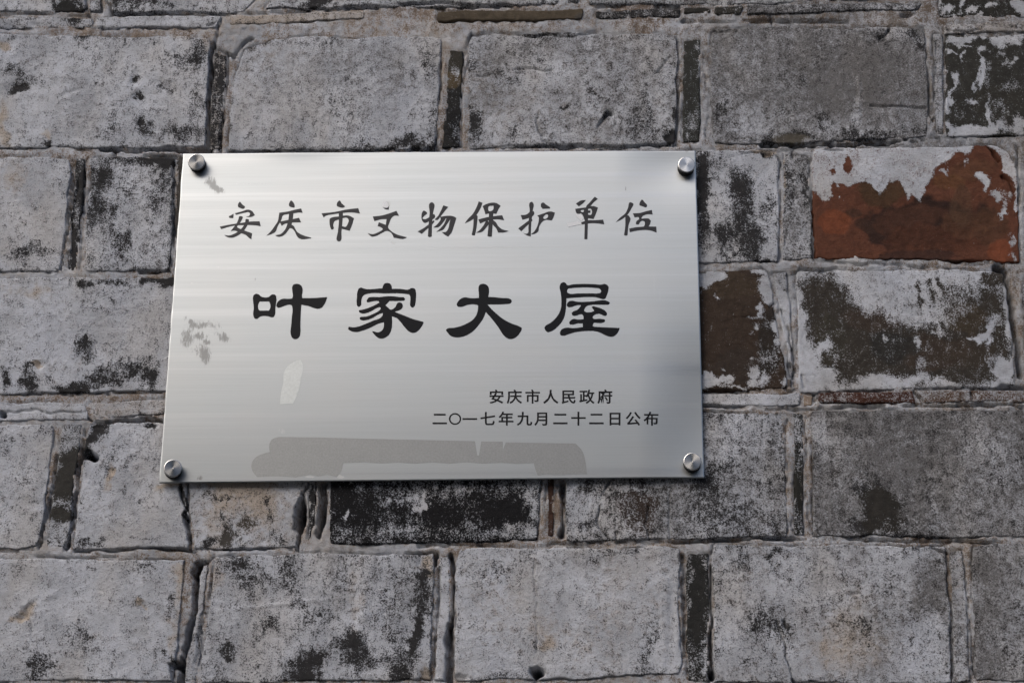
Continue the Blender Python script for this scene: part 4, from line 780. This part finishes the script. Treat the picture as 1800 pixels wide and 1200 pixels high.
# the nine characters of the upper line
K2 = 1800/280.0
ROW = {
 370: [
  [[[(330,160),(360,190),(391,220),(375,238),(340,232),(312,215),(315,180)]],
   [[(205,325,1),(262,295,1),(258,345,1),(215,342,1)]],
   [[(275,290,1),(350,270),(430,248),(470,265),(502,310,1),(470,328),(400,330,1),(440,314),(447,292),(430,277),(390,282),(290,307,1)]],
   [[(105,440,1),(230,415),(340,400),(460,382),(555,380,1),(568,435,1),(500,425),(400,422),(250,432),(120,468,1)]],
   [[(325,325),(365,330),(350,370),(325,410),(300,442),(335,465),(400,490),(470,515,1),(462,582,1),(440,570),(400,535),(340,512),(270,485),(228,490,1),(265,445),(300,395),(318,350)]],
   [[(400,355),(432,360),(427,400),(402,450),(355,508),(300,545),(245,565),(190,558),(155,535,1),(215,540),(270,520),(325,485),(368,440),(392,395)]]],
  [[[(910,145),(935,165),(952,205),(950,222),(920,222),(888,205),(892,170)]],
   [[(778,283,1),(880,268),(950,250),(1025,235,1),(1042,284,1),(1000,281),(940,290),(870,300),(822,312),(797,375),(762,430),(732,500),(700,520),(632,542,1),(680,495),(728,430),(760,380),(772,320)]],
   [[(890,265,1),(938,265,1),(932,340),(915,420),(880,480),(810,548),(760,553),(733,540),(790,525),(838,480),(866,420),(882,350)]],
   [[(780,385,1),(850,370),(930,355),(1000,340,1),(1025,392,1),(950,393),(880,400),(832,412),(805,432,1)]],
   [[(895,415),(930,425),(980,500),(1040,535),(1140,565,1),(1135,573,1),(1000,572),(975,545),(955,500),(920,462),(880,450)]]],
  [[[(1458,145),(1485,180),(1518,215),(1500,226),(1460,222),(1428,205),(1435,165)]],
   [[(1255,290,1),(1400,275),(1550,245),(1670,232,1),(1690,293,1),(1600,280),(1500,285),(1380,302),(1310,315),(1278,335,1)]],
   [[(1450,280,1),(1498,275,1),(1490,400),(1480,500),(1467,602),(1450,608),(1434,602),(1440,500),(1450,400)]],
   [[(1350,350),(1380,335),(1455,325,1),(1455,358,1),(1402,380),(1387,420),(1392,465),(1370,474),(1352,440),(1345,390)]],
   [[(1485,318,1),(1560,315),(1622,345,1),(1600,420),(1572,487,1),(1478,462,1),(1485,435,1),(1528,442),(1548,415),(1560,360),(1545,342),(1485,345,1)]]]],
 630: [
  [[[(272,222,1),(305,230),(346,210,1),(343,250,1),(310,245)]],
   [[(163,325,1),(260,315),(350,290),(430,262,1),(460,318,1),(400,320),(370,350),(350,400),(335,445),(370,490),(440,530),(550,560,1),(530,573),(400,565,1),(370,510),(325,488),(270,510),(200,545),(150,552),(105,515,1),(160,525),(220,505),(275,465),(250,445),(218,435,1),(230,390,1),(310,420,1),(318,355,1),(260,358),(180,378,1)]]],
  [[[(712,330),(720,280),(735,260),(778,288),(745,320),(724,348),(745,356),(800,335),(858,300),(868,330),(845,355),(800,380),(745,397),(722,375)]],
   [[(808,175),(830,165),(853,178),(845,280),(833,400),(830,552,1),(805,559),(785,550,1),(795,400),(805,280)]],
   [[(670,495,1),(740,455),(800,410),(850,368,1),(862,380,1),(820,430),(780,465),(715,522,1)]],
   [[(960,200,1),(1015,218,1),(980,260),(940,310),(880,367),(860,360,1),(900,320),(930,265)]],
   [[(925,330,1),(1000,318),(1060,320),(1108,342,1),(1080,430),(1050,510),(1015,553,1),(980,535),(940,500,1),(985,500),(1012,470),(1028,400),(1036,350),(990,345),(930,355,1)]],
   [[(950,325),(985,335),(950,400),(900,447),(848,450,1),(890,415),(925,370)]],
   [[(1005,330),(1038,340),(1002,410),(955,475),(882,499,1),(930,455),(968,410),(990,360)]]],
  [[[(1360,155,1),(1402,172,1),(1382,230),(1340,300),(1290,360),(1200,405,1),(1240,350),(1290,300),(1330,230)]],
   [[(1300,325,1),(1330,305),(1348,322,1),(1342,400),(1330,480),(1318,537,1),(1300,540),(1280,532,1),(1293,470),(1300,400)]],
   [[(1403,210,1),(1440,188),(1560,175),(1608,205,1),(1580,250),(1560,296,1),(1500,290),(1435,300,1),(1420,250)], [(1470,215),(1527,204,1),(1522,250),(1474,264),(1466,240)]],
   [[(1355,360,1),(1450,335),(1550,320),(1625,312,1),(1648,368,1),(1560,358),(1450,375),(1375,406,1)]],
   [[(1476,285,1),(1525,285,1),(1518,400),(1508,553,1),(1480,554),(1458,546,1),(1472,400)]],
   [[(1455,368),(1475,395),(1435,460),(1400,497),(1330,510,1),(1375,475),(1415,425)]],
   [[(1508,362),(1547,385),(1585,440),(1620,468),(1700,491,1),(1650,504),(1578,506,1),(1558,460),(1515,410)]]]],
 900: [
  [[[(205,166),(225,160),(238,170),(235,260),(220,380),(212,553,1),(170,540),(120,508,1),(150,520),(178,515),(185,450),(190,350),(200,260)]],
   [[(98,310,1),(165,302),(205,272),(245,265,1),(253,290),(235,320),(190,342),(118,364,1)]],
   [[(70,460,1),(130,415),(190,372),(225,355,1),(232,370,1),(180,420),(105,493,1)]],
   [[(330,180),(350,168),(385,192),(430,220,1),(430,236,1),(345,239,1),(328,215)]],
   [[(285,315,1),(360,290),(430,268),(485,282,1),(475,320),(450,370,1),(370,367),(330,400),(305,450),(298,490),(260,520),(213,528,1),(255,490),(287,430),(302,370),(302,335)], [(354,345),(370,312),(400,302),(408,320),(395,345),(365,353)]]],
  [[[(722,180,1),(780,145),(836,140,1),(800,180),(755,212,1)]],
   [[(935,102,1),(970,127,1),(920,170),(880,215),(840,252,1),(838,215),(880,165)]],
   [[(715,240,1),(780,230),(850,222,1),(850,300),(838,350),(818,364,1),(806,325),(785,295),(768,290),(760,308),(730,288),(718,260)], [(775,262),(812,252),(806,275),(785,274)]],
   [[(840,218,1),(920,208),(972,225,1),(950,290),(922,354,1),(855,345,1),(858,305,1),(893,307),(903,262),(892,240),(840,245,1)]],
   [[(845,258,1),(888,258,1),(884,284,1),(845,286,1)]],
   [[(822,225,1),(860,225,1),(858,400),(852,581,1),(835,583),(817,580,1),(822,400)]],
   [[(780,393,1),(850,370),(930,368),(1030,362,1),(1043,414,1),(950,402),(850,405),(790,417,1)]]],
  [[[(1330,165),(1372,182),(1350,235),(1310,300),(1250,352),(1172,392,1),(1220,340),(1280,290),(1310,230)]],
   [[(1280,330,1),(1305,310),(1338,345),(1318,420),(1305,538,1),(1285,542),(1266,535,1),(1280,430)]],
   [[(1468,135),(1500,165),(1527,205),(1515,222),(1480,212),(1440,195),(1445,165)]],
   [[(1366,290,1),(1450,285),(1520,265),(1580,252,1),(1590,303,1),(1530,300),(1460,325),(1385,336,1)]],
   [[(1425,325,1),(1478,318,1),(1462,348),(1500,352),(1450,385),(1430,415),(1400,413,1),(1405,380),(1437,352)]],
   [[(1455,352,1),(1500,348),(1545,350),(1570,375,1),(1560,410),(1535,450,1),(1480,455,1),(1502,410),(1495,380),(1470,372)]],
   [[(1325,462,1),(1400,448),(1500,440),(1630,440,1),(1635,507,1),(1560,482),(1450,480),(1330,502,1)]]]],
}
for ox, chars in ROW.items():
    for ch in chars:
        fill_mesh([[spline(T(lp, ox, 330, K2), 4) for lp in loops] for loops in ch], .00016, INK_MID, 'character', plaque, .00002)

# the two small lines
def small_char(ch, cx, cy, em, sx=1.0):
    if ch == 'O':
        n = 40; a = [2*math.pi*k/n for k in range(n)]
        fill_mesh([[[(cx+10.8*math.cos(t), cy+10.3*math.sin(t)) for t in a], [(cx+8.1*math.cos(t), cy+7.8*math.sin(t)) for t in a]]], .00012, INK_SMALL, 'small_character', plaque); return
    if ch == '一':
        fill_mesh([[[(cx-13, cy-1.4), (cx+13, cy-1.4), (cx+13, cy+1.6), (cx-13, cy+1.6)]]], .00012, INK_SMALL, 'small_character', plaque); return
    cu = bpy.data.curves.new('glyph', 'FONT'); cu.body = ch; cu.size = 1; cu.offset = .012; cu.resolution_u = 3
    ob = bpy.data.objects.new('glyph', cu); col.objects.link(ob); bpy.context.view_layer.update()
    me = ob.evaluated_get(bpy.context.evaluated_depsgraph_get()).to_mesh()
    A = np.array([tuple(v.co) for v in me.vertices]); Fc = [list(p.vertices) for p in me.polygons]
    ob.to_mesh_clear(); bpy.data.objects.remove(ob); bpy.data.curves.remove(cu)
    gx, gy = .5, .36                                     # centre of the em box
    X_ = cx+(A[:, 0]-gx)*em*sx; Y_ = cy-(A[:, 1]-gy)*em*.93
    n = len(A); F0 = Fc; W_ = []; Fc = []
    for q_, (dx, dy) in enumerate(((-.22, -.12), (.22, -.12), (0, .22))):      # heavier strokes
        P_ = pw(X_+dx, Y_+dy, 0.0); P_[:, 1] -= warp(X_, Y_)+.00012+.00001*q_
        W_.append(P_); Fc += [[i+n*q_ for i in f_] for f_ in F0]
    W_ = np.concatenate(W_); o0 = W_.mean(0)
    me2 = bpy.data.meshes.new('small_character'); me2.from_pydata([tuple(p) for p in (W_-o0)], [], Fc); me2.materials.append(INK_SMALL)
    new_obj('small_character', me2, plaque, tuple(o0-PB))
K3 = 1800/440.0
for ch, x in zip('安庆市人民政府', (543, 672, 803, 933, 1062, 1193, 1323)): small_char(ch, 740+x/K3, 670+112/K3, 27.5, 1.0)
for ch, x in zip('二O一七年九月二十二日公布', (135, 245, 351, 480, 612, 744, 870, 1002, 1132, 1262, 1395, 1525, 1656)): small_char(ch, 740+x/K3, 670+270/K3, 27.5, 1.0)

# glue, tape
fill_mesh([[spline([(473,782),(478,772),(490,767.5,1),(560,768.5,1),(700,772,1),(835,775,1),(837,788,1),(839,800,1),(842,800,1),(846,775.5,1),(884,776,1),(884,790,1),(889,777,1),(1012,779,1),(1024,793),(1029,810),(1032,833,1),(1008,833,1),(985,834.5,1),(960,833.5,1),(945,835,1),(941,824),(938,813.5,1),(910,815,1),(880,813,1),(848,814.5,1),(820,812,1),(790,814.5,1),(760,812,1),(730,814.5,1),(700,812.5,1),(670,814,1),(640,812,1),(604,813.5,1),(600,828),(592,838,1),(575,834,1),(560,837,1),(545,834,1),(520,838.5,1),(490,836.5,1),(452,838,1),(444,828),(442,815),(450,803),(462,797),(474,794,1)], 4)]],
  .00012, GLUE, 'glue_residue', plaque, .00001)
fill_mesh([[spline([(528,632,1),(532,640),(529,665),(524,690),(515,709,1),(492,710,1),(494,690),(498,672),(499,655),(506,643),(516,636)], 4)]], .00008, TAPE, 'tape_scrap', plaque)
for pts in ([(625,405,1),(700,392),(772,380,1),(786,412,1),(700,432),(635,446,1)], [(725,298),(760,300),(790,315),(800,350),(785,370),(750,345)], [(-1429,155),(-1395,205),(-1400,222),(-1447,222),(-1463,208)]):
    fill_mesh([[spline(T(pts, 900, 330, K2), 4)]], .00032, WHITE_TAPE, 'paint_scrap', plaque)

# four screw caps on black collars
def lathe(profile, n=56):
    v, f = [], []
    for (r, y) in profile:
        for k in range(n):
            a = 2*math.pi*k/n; v.append((r*math.cos(a), y, r*math.sin(a)))
    for i in range(len(profile)-1):
        for k in range(n): f.append((i*n+k, i*n+(k+1) % n, (i+1)*n+(k+1) % n, (i+1)*n+k))
    return v, f
pv_, pf_ = lathe([(.0090, 0), (.0099, -.0001), (.0099, -.0024), (.0096, -.0029), (.0091, -.0031), (.006, -.00312), (.003, -.00313), (.0006, -.00313), (.00001, -.0029)])
cm = bpy.data.meshes.new('cap_disc'); cm.from_pydata(pv_, [], pf_); cm.materials.append(CAP)
for p in cm.polygons: p.use_smooth = abs(p.normal.y) < .9
cv_, cf_ = lathe([(.0095, .0), (.0097, -.0010), (.0097, -.0082), (.0093, -.0090)])
gm = bpy.data.meshes.new('collar'); gm.from_pydata(cv_, [], cf_); gm.materials.append(RUBBER)
for p in gm.polygons: p.use_smooth = True
for (x, y, tx, tz) in ((345, 284, .14, .03), (1207, 287.5, .02, .05), (303, 822, .05, .16), (1217.5, 809, .03, -.02)):
    c = pw(np.array(x), np.array(y), -.0120)
    cap = new_obj('screw_cap', cm, plaque, (c[0]-PB[0], -.0088-float(warp(np.array(float(x)), np.array(float(y)))), c[2]-PB[2]))
    cap.rotation_euler = (tx, 0, tz)
    g_ = new_obj('collar', gm, cap, (0, .0090, 0))
